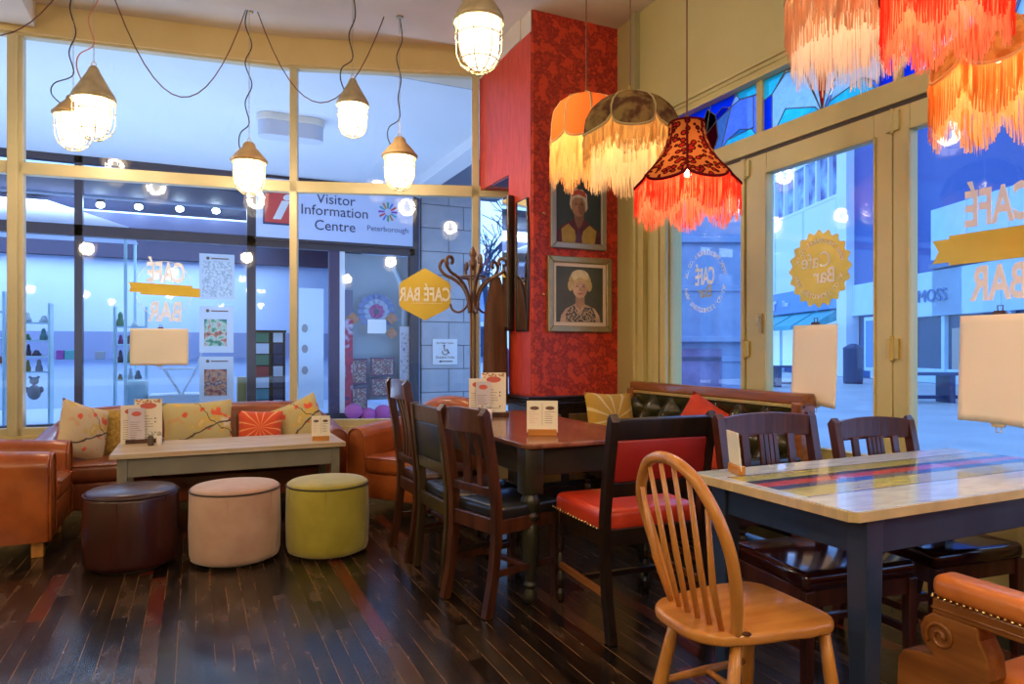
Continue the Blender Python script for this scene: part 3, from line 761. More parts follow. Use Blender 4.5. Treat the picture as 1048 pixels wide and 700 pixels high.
chair('slatted brown wooden chair with a black seat at the near corner of the olive table', (1.37, 3.03), R_ + .26, 'curve', .37, .38, .92, .46, MIDWOOD, BLACKLEATHER)
chair('dark wooden chair with a black leather back panel and nail-trimmed seat', (1.36, 3.47), R_ + .04, 'panel', .44, .42, .905, .45, wood('olive_brown_wood', (.026, .014, .006), (.055, .030, .013), .3), BLACKLEATHER, panel=mat('grey_black_leather', (.016, .019, .018), .4))
chair('tall slim slatted brown wooden chair beside the tan armchair', (1.345, 3.93), R_ + .02, 'slat', .37, .40, 1.01, .46, MIDWOOD, MIDWOOD)
chair('dark wooden chair with a red leather back and red nail-trimmed seat', (1.79, 2.62), -.06, 'red', .52, .46, .92, .48, DARKWOOD, REDLEATHER, panel=REDPANEL)
chair('red-brown slat-back chair behind the blue table, in front of the tufted bench', (2.13, 1.86), PI - .10, 'mission', .50, .44, .92, .42, PURPLEWOOD, OXBLOOD)
chair('red-brown slat-back chair behind the blue table, in front of the door joint', (2.74, 1.83), PI - .10, 'mission', .47, .44, .88, .42, PURPLEWOOD, OXBLOOD)
# --- Windsor chair (local: faces +X)
t = thing('windsor_chair', 'honey coloured hoop-back spindle chair in the foreground', 'chair', (1.45, 1.53, 0), -.06)
out = []
for k in range(40):
    a = 2 * PI * k / 40; c, s = math.cos(a), math.sin(a)
    rx = .215 * (1 if c > 0 else 1.16); x = rx * (abs(c) ** .62) * (1 if c >= 0 else -1); y = (.215 - .028 * (1 - c) * .9 * (1 if c < 0 else .55)) * (abs(s) ** .62) * (1 if s >= 0 else -1)
    if abs(s) < .5 and c > 0: x -= .012 * (1 - (s / .5) ** 2)
    if -.55 < c < .35: y *= .95 - .0 * c
    out.append((x, y))
mb = MB(); mb.prism(out, .415, .448, 'xy'); mb.build('seat', HONEYSEAT, t, bevel=.012, seg=4, smooth=True)
hoop = [(-.14, -.142, .44), (-.165, -.175, .55), (-.195, -.192, .66), (-.228, -.183, .76), (-.250, -.130, .845), (-.262, -.07, .885), (-.265, 0, .898), (-.262, .07, .885), (-.250, .130, .845), (-.228, .183, .76), (-.195, .192, .66), (-.165, .175, .55), (-.14, .142, .44)]
def smooth_path(P, n=5):
    P = [Vector(p) for p in P]; out = []
    for i in range(len(P) - 1):
        a = P[max(i - 1, 0)]; b = P[i]; c = P[i + 1]; d = P[min(i + 2, len(P) - 1)]
        for k in range(n):
            u = k / n; out.append(.5 * ((2 * b) + (c - a) * u + (2 * a - 5 * b + 4 * c - d) * u * u + (3 * b - a - 3 * c + d) * u ** 3))
    return out + [P[-1]]
MB().tube(smooth_path(hoop), .0165, 10).build('hoop', HONEY, t, smooth=True)
for k in range(6):
    u = (k - 2.5) / 2.5; y0 = u * .115; y1 = u * .155
    z1 = .44 + .458 * (1 - abs(u) ** 3 * .22) - .012
    f = (z1 - .44) / .458
    MB().tube([(-.175 + .01 * abs(u), y0, .44), (-.20 - .01, (y0 + y1) / 2, .44 + (z1 - .44) * .4), (-.178 - .088 * f + .002, y1, z1)], [.008, .0095, .0065], 8).build('spindle', HONEY, t, smooth=True)
LG = [((-.13, -.13), (-.21, -.185)), ((-.13, .13), (-.21, .185)), ((.155, -.15), (.185, -.20)), ((.155, .15), (.185, .20))]
for (a, b), (c, d_) in LG:
    P0 = Vector((a, b, .42)); P1 = Vector((c, d_, 0))
    MB().tube([P0, P0.lerp(P1, .3), P0.lerp(P1, .6), P1], [.015, .019, .021, .014], 12).build('leg', HONEY, t, smooth=True)
pt = lambda i, u: Vector((*LG[i][0], .42)).lerp(Vector((*LG[i][1], 0)), u)
for a, b in ((0, 2), (1, 3)): MB().tube([pt(a, .55), pt(a, .55).lerp(pt(b, .55), .5), pt(b, .55)], [.009, .014, .009], 8).build('stretcher', HONEY, t, smooth=True)
m0 = pt(0, .55).lerp(pt(2, .55), .5); m1 = pt(1, .55).lerp(pt(3, .55), .5)
MB().tube([m0, m0.lerp(m1, .5), m1], [.009, .014, .009], 8).build('stretcher', HONEY, t, smooth=True)
for y in (-.19, .19):
    MB().lathe([(.012, 0), (.012, .003)], (-.12, y * .84, .446), 12).build('plug', MIDWOOD, t)

# --- tufted bench along the glazed wall (local: faces -X)
t = thing('tufted_bench', 'wooden pub bench with a dark olive deep-buttoned back along the windows', 'bench', (0, 0, 0))
Y0, Y1 = 2.76, 4.44
MB().box(3.06, Y0, .885, 3.15, Y1, .95).build('top_rail', BENCHWOOD, t, bevel=.012, seg=3)
MB().box(3.05, Y0, .865, 3.07, Y1, .885).build('bead', BRASSD, t, bevel=.003)
MB().box(3.10, Y0 + .02, .12, 3.15, Y1 - .02, .89).build('back_board', DARKWOOD, t)
for y in (Y0, Y1 - .07):
    mb = MB(); mb.box(3.035, y, 0, 3.15, y + .07, .90); mb.build('end_post', BENCHWOOD, t, bevel=.008)
    mb = MB(); mb.tube([(3.03, y + .035, .87), (3.04, y + .035, .87)], .022, 16); mb.build('boss', BENCHWOOD, t)
mb = MB(); nb = 14; rw = 4; btn = []
ZB0, ZB1 = .44, .865
def tuft(u, v):
    y = Y0 + .07 + u * (Y1 - Y0 - .14); z = ZB0 + v * (ZB1 - ZB0)
    a = u * nb; b = v * rw
    # diamond lattice: distance to folds
    p = (a + b) / 1.0; q = (a - b) / 1.0
    h = abs(math.sin(PI * p / 2)) * abs(math.sin(PI * q / 2))
    return (3.075 - .07 * h ** .55, y, z)
mb.grid(tuft, 196, 48); tb_ = mb.build('tufted_back', GREENLEATHER, t, smooth=True)
for i in range(nb + 1):
    for j in range(rw + 1):
        if (i + j) % 2 == 0 and 0 < j < rw and 0 < i < nb:
            y = Y0 + .07 + i / nb * (Y1 - Y0 - .14); z = ZB0 + j / rw * (ZB1 - ZB0)
            mb = MB(); mb.ball((0, 0, 0), .012, 10, 6); b_ = mb.build('button', GREENLEATHER, tb_, smooth=True); b_.location = (3.068, y, z)
MB().box(2.60, Y0 + .08, .37, 3.08, Y1 - .06, .46).build('seat', BLACKLEATHER, t, bevel=.03, smooth=True, seg=4)
MB().box(2.62, Y0 + .08, .28, 3.06, Y1 - .06, .37).build('seat_rail', DARKWOOD, t, bevel=.004)
for y in (Y0 + .06, Y1 - .06):
    turned_leg(MB(), (2.66, y, 0), 0, .28, .035).build('leg', DARKWOOD, t, smooth=True)
for y in (Y0 + .045,):
    mb = MB(); mb.box(2.52, y - .05, .555, 3.05, y + .05, .605); mb.build('arm_pad', BLACKLEATHER, t, bevel=.022, smooth=True, seg=4)
    mb = MB(); mb.box(2.54, y - .045, .525, 3.05, y + .045, .556); mb.build('arm_rail', MIDWOOD, t, bevel=.005)
    mb = MB(); mb.lathe([(.03, .28), (.036, .34), (.022, .38), (.04, .43), (.045, .46), (.02, .50), (.032, .525)], (2.60, y, 0), 16); mb.build('arm_support', MIDWOOD, t, smooth=True)
MB().box(2.60, Y1 - .10, .28, 3.05, Y1 - .02, .62).build('end_panel', DARKWOOD, t, bevel=.01)

# --- orange leather bench with scrolled arms, faces +Y
t = thing('scroll_arm_bench', 'orange leather bench with a studded arm and carved oak scroll at the corner', 'bench', (0, 0, 0))
XA0, XA1 = 1.785, 1.875
MB().box(XA0, .45, .535, XA1, 1.195, .60).build('arm_pad', ORANGELEATHER, t, bevel=.026, smooth=True, seg=5)
MB().box(XA0 + .004, .45, .495, XA1 - .004, 1.19, .537).build('arm_rail', ARMWOOD, t, bevel=.005)
MB().box(XA0 + .001, .45, .508, XA0 + .006, 1.192, .514).build('rail_moulding', ARMWOOD, t, bevel=.002)
nm = MB(); y = .46
while y < 1.19: nm.ball((XA0 + .001, y, .5405), .0052, 6, 4); y += .0165
for x in (XA0 + .015, XA0 + .032, XA0 + .05, XA0 + .07): nm.ball((x, 1.194, .5405), .0052, 6, 4)
nm.build('nail_trim', BRASS, t, smooth=True)
sc = [(1.19, .495), (1.215, .475), (1.228, .445), (1.222, .415), (1.205, .392), (1.19, .378), (1.235, .372), (1.275, .362), (1.292, .335), (1.295, .26), (1.295, .20), (1.15, .20), (1.13, .26), (1.10, .30), (1.06, .33), (1.045, .37), (1.05, .42), (1.07, .46), (1.075, .495)]
mb = MB(); mb.prism(sc[::-1], XA0 + .008, XA1 - .008, 'yz'); ss_ = mb.build('scroll_support', ARMWOOD, t, bevel=.006, seg=3)
sp = []
for k in range(36):
    a = -.6 + k * .30; r = .040 * (1 - k / 42); sp.append((XA0 + .006, 1.168 + r * math.cos(a), .437 + r * math.sin(a)))
MB().tube(sp, [.006] * 30 + [.007, .008, .009, .009, .008, .006], 8).build('carved_scroll', ARMWOOD, ss_, smooth=True)
mb = MB(); mb.box(XA0 + .01, 1.16, 0, XA1 - .01, 1.285, .20); mb.build('front_leg', ARMWOOD, t, bevel=.008)
MB().box(XA1 - .01, .48, .28, 3.05, 1.12, .37).build('seat', ORANGELEATHER, t, bevel=.03, smooth=True, seg=4)
MB().box(XA1 - .02, .48, .20, 3.05, 1.10, .285).build('seat_rail', ARMWOOD, t, bevel=.005)
MB().box(XA0 + .01, .38, 0, XA1 - .01, .46, .50).build('rear_leg', ARMWOOD, t, bevel=.006)
MB().box(XA0, .36, .28, 3.05, .44, .88).build('backrest', ORANGELEATHER, t, bevel=.03, smooth=True, seg=4)
MB().box(2.99, .44, .20, 3.05, 1.15, .58).build('far_arm', ARMWOOD, t, bevel=.01)
MB().box(2.97, 1.02, 0, 3.05, 1.10, .20).build('front_leg', ARMWOOD, t, bevel=.006)

# --- bentwood coat stand and the coat on it
cs = DP(484, 357, 5.75)
t = thing('coat_stand', 'brown bentwood coat stand with curled hooks by the shop window', 'coat stand', (cs.x, cs.y, 0))
mb = MB()
for k in range(4):
    a = k * PI / 2 + .5; mb.tube([(.022 * math.cos(a), .022 * math.sin(a), z) for z in (.05, .5, 1.0, 1.9)], .011, 8)
mb.build('pole', STANDWOOD, t, smooth=True)
mb = MB(); mb.lathe([(.02, 1.86), (.034, 1.90), (.034, 1.94), (.02, 1.96), (.028, 1.98), (.034, 2.0), (.02, 2.03), (.006, 2.06)], n=16); mb.build('finial', STANDWOOD, t, smooth=True)
mb = MB(); mb.tube([(.12 * math.cos(k * PI / 12), .12 * math.sin(k * PI / 12), 1.80) for k in range(24)], .009, 8, closed=True); mb.build('ring', STANDWOOD, t, smooth=True)
for k in range(6):
    a = k * PI / 3 + .12; c, s = math.cos(a + .25), math.sin(a + .25)
    P = [(.03, 1.50), (.045, 1.62), (.09, 1.72), (.17, 1.79), (.25, 1.83), (.295, 1.89), (.275, 1.945), (.235, 1.945), (.225, 1.915), (.24, 1.895)]
    MB().tube(smooth_path([(r * c, r * s, z) for r, z in P], 4), .0145, 8).build('hook', STANDWOOD, t, smooth=True)
    P = [(.03, 1.62), (.06, 1.55), (.12, 1.51), (.18, 1.53), (.20, 1.58)]
    if k % 2 == 0: MB().tube(smooth_path([(r * c, r * s, z) for r, z in P], 4), .010, 8).build('lower_hook', STANDWOOD, t, smooth=True)
for k in range(4):
    a = k * PI / 2 + .5; c, s = math.cos(a), math.sin(a)
    MB().tube(smooth_path([(.03 * c, .03 * s, .42), (.06 * c, .06 * s, .22), (.16 * c, .16 * s, .10), (.26 * c, .26 * s, .018)], 4), .012, 8).build('leg', STANDWOOD, t, smooth=True)
mb = MB()
def coat(u, v):
    a = 2 * PI * u; z = 1.80 - v * 1.05
    rx = (.035 + .055 * min(1, v * 3.2) ** .7 + .02 * v) * (1 + .10 * math.sin(5 * a)); ry = rx * .75
    return (rx * math.cos(a), ry * math.sin(a), z)
mb.grid(coat, 40, 20)
o = mb.build('coat', COATM, smooth=True, loc=(cs.x + .17, cs.y - .10, 0)); tag(o, 'brown coat hanging from the coat stand', 'coat')

# ================================================================ pictures and mirrors on the column
def picture(label, p0, p1, fm, mount, bgc, draw):
    w = p1.x - p0.x; h = p0.z - p1.z
    t = thing('portrait_painting', label, 'painting', (p0.x, 4.815, p1.z))
    fw = .05
    mb = MB(); D0 = -.035
    mb.prism([(0, 0), (w, 0), (w - fw, fw), (fw, fw)], D0, 0); mb.prism([(w, 0), (w, h), (w - fw, h - fw), (w - fw, fw)], D0, 0)
    mb.prism([(w, h), (0, h), (fw, h - fw), (w - fw, h - fw)], D0, 0); mb.prism([(0, h), (0, 0), (fw, fw), (fw, h - fw)], D0, 0)
    mb.build('frame', fm, t, bevel=.008, seg=3)
    m0 = .03 if mount else 0
    if mount: MB().box(fw, -.014, fw, w - fw, -.010, h - fw).build('mount', MOUNT, t)
    ox, oz = fw + m0, fw + m0; cw, ch = w - 2 * ox, h - 2 * oz
    mb = MB(); mats = [bgc]; lay = [0]
    mb.box(ox, -.0165, oz, ox + cw, -.0145, oz + ch)
    def P(pts, m):
        if m not in mats: mats.append(m)
        mb.mi = mats.index(m); lay[0] += 1
        mb.prism([(ox + a * cw, oz + b * ch) for a, b in pts], -.0168 - .0003 * lay[0], -.0165)
    draw(P); mb.build('canvas', mats, t)
def pm(name, c, c2=None, sc=14): return mat('paint_' + name, c, .5, 0, c2 or tuple(q * .75 for q in c), sc)
def E_(cx, cy, rx, ry, n=20): return ngon(cx, cy, rx, ry, n)
def draw1(P0_):
    P = lambda pts, m: P0_([(a, b * .86) for a, b in pts], m)
    sk, sh = pm('brown_skin', (.34, .18, .11)), pm('skin_shade', (.20, .10, .06)); mu, mr = pm('mustard_coat', (.38, .25, .05)), pm('maroon_collar', (.10, .015, .03)); wh, rd, dk = pm('pale_scarf', (.55, .48, .42)), pm('red_band', (.42, .06, .04)), pm('dark_line', (.03, .02, .02))
    P([(0, 0), (1, 0), (1, .14), (.93, .27), (.72, .38), (.60, .44), (.40, .44), (.26, .37), (.08, .28), (0, .16)], mr)
    P([(.14, 0), (.46, 0), (.40, .30), (.28, .35), (.12, .24)], mu); P([(.54, 0), (.86, 0), (.90, .24), (.74, .34), (.62, .30)], mu)
    P([(.42, 0), (.58, 0), (.56, .2), (.50, .28), (.46, .2)], pm('plum_shirt', (.09, .03, .08)))
    P([(.40, .55), (.42, .36), (.50, .26), (.60, .36), (.62, .56)], sh)
    P([(.28, .34), (.40, .45), (.46, .30), (.50, .20), (.40, .24)], mr); P([(.74, .34), (.62, .46), (.55, .30), (.52, .20), (.62, .24)], mr)
    P(E_(.50, .68, .155, .20), sk); P(E_(.56, .64, .07, .12), sh)
    P([(.30, .70), (.33, .90), (.42, .98), (.58, .98), (.68, .90), (.70, .66), (.66, .58), (.645, .74), (.58, .83), (.42, .83), (.35, .76), (.34, .60)], wh)
    P([(.33, .84), (.36, .93), (.50, .985), (.64, .94), (.67, .84), (.50, .89)], rd)
    for x in (.44, .57): P(E_(x, .705, .030, .010, 10), dk); P([(x - .04, .735), (x, .748), (x + .04, .735), (x, .74)], dk)
    P([(.49, .70), (.475, .635), (.50, .622), (.535, .635), (.515, .70)], sh); P(E_(.505, .578, .05, .014, 12), pm('lips', (.30, .08, .06)))
def draw2(P):
    sk, sh = pm('fair_skin', (.66, .42, .29)), pm('fair_shade', (.45, .26, .17)); hr, h2 = pm('blonde_hair', (.62, .45, .20), (.48, .32, .12), 40), pm('blonde_light', (.78, .62, .36)); dk = pm('brown_line', (.10, .05, .03))
    P([(.08, 0), (.10, .12), (.20, .24), (.38, .32), (.62, .32), (.82, .25), (.92, .12), (.95, 0)], sk)
    dress = mat('paint_patterned_dress', (.06, .06, .07), .6, 0, (.45, .33, .22), 60, lo=.48, hi=.52)
    P([(.20, 0), (.20, .14), (.26, .25), (.38, .31), (.50, .12), (.60, .31), (.76, .27), (.84, .14), (.84, 0)], dress)
    P([(.38, .33), (.50, .12), (.61, .33)], sk)
    P([(.41, .50), (.40, .30), (.50, .22), (.60, .32), (.60, .50)], sh)
    P(E_(.50, .74, .235, .19, 24), hr); P(E_(.50, .84, .19, .11, 20), h2); P(E_(.30, .66, .06, .10, 14), hr); P(E_(.70, .66, .06, .10, 14), hr)
    P(E_(.50, .62, .155, .185, 24), sk); P([(.36, .70), (.42, .78), (.52, .80), (.62, .77), (.65, .68), (.60, .74), (.48, .745)], hr)
    P(E_(.58, .58, .05, .10, 14), pm('cheek', (.58, .33, .22)))
    for x in (.435, .57): P(E_(x, .645, .03, .010, 10), dk); P([(x - .045, .675), (x, .69), (x + .045, .675), (x, .68)], dk)
    P([(.49, .64), (.475, .575), (.50, .56), (.535, .572), (.515, .64)], sh); P(E_(.50, .515, .055, .015, 12), pm('red_lips', (.55, .12, .09)))
picture('upper portrait of a person in a headscarf and mustard coat with maroon collar', AX(0, 0, 1) * 0 + Vector((2.556, 4.8, 2.62)), Vector((3.075, 4.8, 2.005)), SILVERF, False, pm('dark_teal', (.02, .035, .04), (.035, .05, .055), 3), draw1)
picture('lower portrait of a blonde person in a patterned dress, cream mount', Vector((2.53, 4.8, 1.943)), Vector((3.125, 4.8, 1.335)), GOLDF, True, pm('dark_grey_green', (.06, .065, .05), (.09, .09, .07), 3), draw2)
# mirrors on the window side of the column
t = thing('wall_mirror', 'mirror with softly curved sides on the window side of the red column', 'mirror', (2.393, 4.965, 1.87))
def oval(k):
    pts = []
    for i in range(21): a = -1 + 2 * i / 20; pts.append((.135 + .025 * (1 - a * a) - .03 + k, a * (.53 + k)))
    return pts + [(-y, z) for y, z in pts[::-1]]
mb = MB(); mb.prism(oval(0), -.012, 0, 'yz'); mb.build('backing', DARKWOOD, t)
mb = MB(); mb.prism(oval(-.012), -.016, -.0125, 'yz'); mb.build('mirror_glass', MIRROR, t)
t = thing('framed_mirror', 'long dark framed mirror seen edge-on on the red column beside the window', 'mirror', (2.36, 5.18, 1.91))
MB().box(-.025, -.06, -.56, .035, .06, .56).build('frame', DARKWOOD, t, bevel=.012, seg=3)
MB().box(-.032, -.045, -.53, -.024, .045, .53).build('mirror_glass', MIRROR, t)
MB().tube([(-.022, -.056, -.55), (-.022, -.056, .55)], .006, 8).build('edge_bead', MIDWOOD, t)
for z in (2.27, 1.63):
    o = MB().ball((0, 0, 0), .014, 12, 8).build('picture_hook', BRASS, smooth=True, loc=(2.50, 4.805, z)); tag(o, 'small brass knob on the red wallpaper, %s' % ('beside the upper portrait' if z > 2 else 'beside the lower portrait'), 'knob')

# ================================================================ pendant lamps
def cable(mb, pts, r=.004): return mb.tube(smooth_path(pts, 6), r, 6)
def cage_lamp(px, py, Y, label, kind, cm, dia=.29, wob=.03, energy=24, cz=CZ, gz=1.28):
    p = DP(px, py, Y); r = dia / 2; top = cz - p.z
    t = thing('cage_pendant_lamp', label, 'pendant lamp', p, 0)
    if kind == 'cone': pr = [(.012, .235), (.025, .225), (.04, .19), (.085, .11), (.118, .055), (.128, .035), (.128, .02), (.12, .015)]
    else: pr = [(.012, .175), (.03, .17), (.045, .155), (.05, .13), (.095, .085), (.125, .045), (.14, .03), (.14, .02), (.12, .015)]
    k = dia / .28
    mb = MB(); mb.lathe([(a * k, b * k) for a, b in pr], n=32, caps=False); mb.build('shade', METALG if kind == 'cone' else METALB, t, smooth=True)
    mb = MB(); mb.lathe([(a * k, b * k) for a, b in [(.10, .02), (.105, -.03), (.102, -.09 * gz), (.085, -.135 * gz), (.05, -.165 * gz), (.01, -.175 * gz)]], n=28, caps=False); mb.build('glass_globe', GLOBE, t, smooth=True)
    mb = MB(); mb.lathe([(a * k, b * k) for a, b in [(.015, .01), (.024, -.02), (.032, -.06), (.024, -.095), (.006, -.105)]], n=16); mb.build('bulb', BULB, t, smooth=True)
    mb = MB()
    for i in range(8):
        a = i * PI / 4 + .2; c, s = math.cos(a), math.sin(a)
        P = [(.118, .02), (.122, -.06), (.118, -.11 * gz), (.095, -.155 * gz), (.055, -.18 * gz), (.02, -.188 * gz)]
        mb.tube([(x * k * c, x * k * s, z * k) for x, z in P], .0035 * k, 6)
    for R, z in ((.122, -.065), (.10, -.145 * gz), (.05, -.182 * gz), (.126, .012)):
        mb.tube([(R * k * math.cos(i * PI / 14), R * k * math.sin(i * PI / 14), z * k) for i in range(28)], .0035 * k if z < 0 else .006, 6, closed=True)
    mb.build('cage', WIRE, t, smooth=True)
    tp = pr[0][1] * k
    mb = MB(); mb.tube([(.014 * math.cos(a * PI / 5), 0, tp + .012 + .014 * math.sin(a * PI / 5)) for a in range(10)], .003, 6, closed=True); mb.build('hook_eye', CHAIN, t)
    mb = MB(); z = tp + .02; i = 0
    while z < top - .01:
        L_ = .012
        pts = [((.005 * math.cos(a * PI / 3)) if i % 2 else 0, 0 if i % 2 else .005 * math.cos(a * PI / 3), z + L_ * math.sin(a * PI / 3)) for a in range(6)]
        mb.tube(pts, .0015, 4, closed=True); z += .02; i += 1
    mb.build('chain', CHAIN, t)
    e = .075 * k; N = 6
    pts = [(-e * .75, 0, tp * .45), (-e - wob, 0, tp * .9), (-e * .8 - wob, .01, tp + .07), (0, .0, tp + .15)]
    z = tp + .15; s = 1; i = 0
    while z < top - .22: z += .16; i += 1; s = -s; pts.append((s * .022 + .01 * random.uniform(-1, 1), .01 * s, z))
    pts.append((0, 0, top))
    mb = cable(MB(), pts, .0045); mb.build('cable', cm, t, smooth=True)
    mb = MB(); mb.lathe([(.03, top - .012), (.03, top), (.02, top)], n=16); mb.build('ceiling_hook', CHAIN, t)
    light('POINT', 'lamp_light', (p.x, p.y, p.z - .055 * k), energy, WARM, .085 * k)
    return t
cage_lamp(75, 121, 5.1, 'caged pendant lamp with brown cap, hanging behind the pink-cabled one', 'bell', CABLEB, .28, .06, cz=CZ)
cage_lamp(96, 105, 4.7, 'caged pendant lamp with grey cone and pink cable, far left', 'cone', CABLEP, .30, .02)
cage_lamp(255, 168, 5.55, 'caged pendant lamp with brown cap hanging from the round ceiling rose', 'bell', CABLEB, .29, .0, cz=3.99)
cage_lamp(361, 110, 5.1, 'caged pendant lamp with mottled grey cone and looping dark cable', 'cone', CABLEB, .26, .02)
cage_lamp(409, 163, 5.5, 'caged pendant lamp with brown bell cap nearest the red beam', 'bell', CABLEB, .29, .02)
cage_lamp(490, 26, 3.55, 'large open-caged pendant lamp close to the camera', 'cone', CABLEBR, .285, .03)
# swagged cables along the ceiling
def swag(label, a, b, sag, m=CABLEBR, r=.0045):
    pts = []
    for k in range(17):
        u = k / 16; p = a.lerp(b, u); p.z -= sag * 4 * u * (1 - u); pts.append(p)
    o = MB().tube(pts, r, 6).build('ceiling_cable', m, smooth=True); tag(o, label, 'cable'); return o
rose = DP(257, 27, 5.6); rose.z = 3.98
sA = DP(108, 0, 4.85); sA.z = CZ
swag('brown cable looping from the round ceiling rose down to the left', sA, rose + Vector((-.04, 0, -.01)), .80)
sB = DP(393, 35, 5.5); sB.z = CZ
swag('brown cable looping from the round ceiling rose down to the right', rose + Vector((.05, 0, -.01)), sB, .72)
s0 = DP(-90, 10, 4.8); s0.z = CZ; s1 = DP(72, -5, 4.9); s1.z = CZ
swag('brown cable loop crossing the left edge of the picture', s0, s1, .45)
s2 = DP(205, -6, 4.9); s2.z = CZ; s3 = DP(268, -6, 4.9); s3.z = CZ; swag('brown cable loop along the ceiling above the ceiling rose', s2, s3, .09)
s4 = DP(640, -6, 4.2); s4.z = CZ; s5 = DP(676, -6, 4.0); s5.z = CZ; swag('brown cable loop hanging above the fringed shades', s4, s5, .16)
s6 = DP(440, -10, 4.0); s6.z = CZ; s7 = DP(536, -10, 4.0); s7.z = CZ; swag('brown cable loop behind the big caged lamp', s6, s7, .12)
t = thing('ceiling_rose', 'small round pale ceiling rose with two brown cables running off it', 'ceiling rose', rose)
MB().lathe([(.055, .01), (.055, -.004), (.045, -.014), (.01, -.018)], n=24).build('plate', mat('pale_blue_metal', (.55, .60, .66), .3, .3), t, smooth=True)
MB().lathe([(.02, -.018), (.016, -.03), (.004, -.032)], n=16).build('boss', BRASS, t, smooth=True)

# ---- fringed fabric lampshades
def fringe_lamp(px, py, Y, label, shade_m, trim_m, fringe_m, R, h, n, prof, scal, flen, tier=None, energy=16, cordm=CABLEBR, fringe2=None, lobes=.05, wave=.35, a0=0):
    """prof: list of (radius fraction, height fraction) top to rim; scal: scallop depth at the rim; n petals"""
    p = DP(px, py, Y); t = thing('fringed_lampshade', label, 'pendant lamp', p, a0)
    def pf(v):
        L_ = len(prof) - 1; i = min(int(v * L_), L_ - 1); u = v * L_ - i
        return prof[i][0] * (1 - u) + prof[i + 1][0] * u, prof[i][1] * (1 - u) + prof[i + 1][1] * u
    def edge(a):   # rim point and drop
        k = abs(math.cos(n * a / 2))
        return k
    def fn(u, v):
        a = 2 * PI * u; r, z = pf(v); k = edge(a)
        rr = R * r * (1 + lobes * (k - .5) * v); zz = h * z - scal * (k ** .6) * v ** 3
        return (rr * math.cos(a), rr * math.sin(a), zz)
    NU = n * 12
    mb = MB(); mb.grid(fn, NU, 14); mb.build('shade', shade_m, t, smooth=True)
    mb = MB(); mb.tube([fn(i / NU, 1) for i in range(NU)], .006, 6, closed=True)
    for j in range(n):
        u = (j + .5) / n; mb.tube([fn(u, v / 10) for v in range(11)], .005, 6)
    mb.tube([fn(i / 36, 0) for i in range(36)], .005, 6, closed=True)
    mb.build('braid_trim', trim_m, t, smooth=True)
    def strands(nm, m, rs, z_off, ln, seed, wv):
        rnd = random.Random(seed); mb = MB(); NS = 300
        for i in range(NS):
            u = (i + .5) / NS; e = fn(u, 1); a = 2 * PI * u
            k = edge(a); L_ = ln * (1 - wv * (1 - k) if wv > 0 else 1 + wv * k) * rnd.uniform(.93, 1.05)
            x, y, z = e[0] * rs, e[1] * rs, e[2] - z_off
            w = R * rs * 2 * PI / NS * .40; tx, ty = -math.sin(a) * w, math.cos(a) * w
            j1 = rnd.uniform(-.004, .004)
            mb.add([(x - tx, y - ty, z), (x + tx, y + ty, z), (x + tx * .9 + tx * j1 * 60, y + ty + j1, z - L_ * .5), (x - tx + j1, y - ty * .9, z - L_ * .5), (x + tx * .8 + j1, y + ty * .8 - j1, z - L_), (x - tx * .8 + j1, y - ty * .8, z - L_)], [(0, 1, 2, 3), (3, 2, 4, 5)])
        mb.build(nm, m, t)
    strands('fringe', fringe_m, 1.0, 0, flen, 3, wave)
    strands('fringe', fringe2 or fringe_m, .93, 0, flen * 1.18, 4, wave * .6)
    if tier: strands('inner_fringe', tier[0], tier[1], tier[2], tier[3], 5, wave)
    mb = MB(); mb.lathe([(.012, h * .62), (.016, h * .55), (.03, h * .42), (.036, h * .28), (.028, h * .12), (.008, h * .05)], n=16); mb.build('bulb', BULB, t, smooth=True)
    top = CZ - p.z
    MB().lathe([(.012, h * .60), (.018, h * .62), (.018, h * .85), (.008, h + .03)], n=12).build('socket', BRASSD, t, smooth=True); MB().tube([(0, 0, h), (0, 0, top)], .0035, 6).build('cord', cordm, t)
    mb = MB()
    for a in range(4): mb.tube([(0, 0, h + .01), (R * prof[0][0] * math.cos(a * PI / 2), R * prof[0][0] * math.sin(a * PI / 2), h)], .002, 4)
    mb.build('carrier', BRASSD, t)
    light('POINT', 'shade_light', (p.x, p.y, p.z + h * .15), energy, (1, .72, .42), .05)
    return t
ORC = cloth('orange_silk', (.72, .17, .035), .12); ORF = cloth('golden_fringe', (1, .66, .26), .6)
BRS = cloth('brown_brocade', (.075, .035, .022), .04, (.20, .13, .05), 16); GRT = cloth('old_gold_braid', (.55, .45, .24), .3)
GOF = cloth('old_gold_fringe', (.62, .36, .12), .35); CRF = cloth('cream_fringe', (.95, .72, .40), .6); LEO = cloth('leopard_velvet', (.50, .15, .035), .10, (.06, .006, .005), 40, vor=(.30, .015, .01))
MAR = cloth('maroon_braid', (.13, .01, .015), .2); REF = cloth('red_fringe', (.80, .06, .03), .6); SAF = cloth('salmon_fringe', (1, .30, .16), .65)
WHF = cloth('ivory_fringe', (.95, .80, .66), .6); BEF = cloth('copper_beige_fringe', (.70, .38, .22), .5); AMF = cloth('amber_fringe', (.72, .24, .05), .45); AMC = cloth('amber_silk', (.42, .13, .03), .08, (.62, .28, .08), 22); BLK = cloth('charcoal_velvet', (.06, .05, .05), .1)
RDC = cloth('scarlet_silk', (.70, .05, .03), .5)
DOME = [(.10, 1), (.40, .96), (.72, .84), (.92, .60), (.98, .30), (1, 0)]
PET = [(.06, 1), (.35, .90), (.66, .72), (.88, .48), (1, .24), (1.02, 0)]
BELL = [(.34, 1), (.36, .80), (.43, .60), (.58, .38), (.80, .17), (1, 0)]
fringe_lamp(600, 140, 3.9, 'orange domed lampshade with long golden fringe, nearest the portraits', ORC, GRT, ORF, .205, .235, 8, DOME, .05, .20, energy=9)
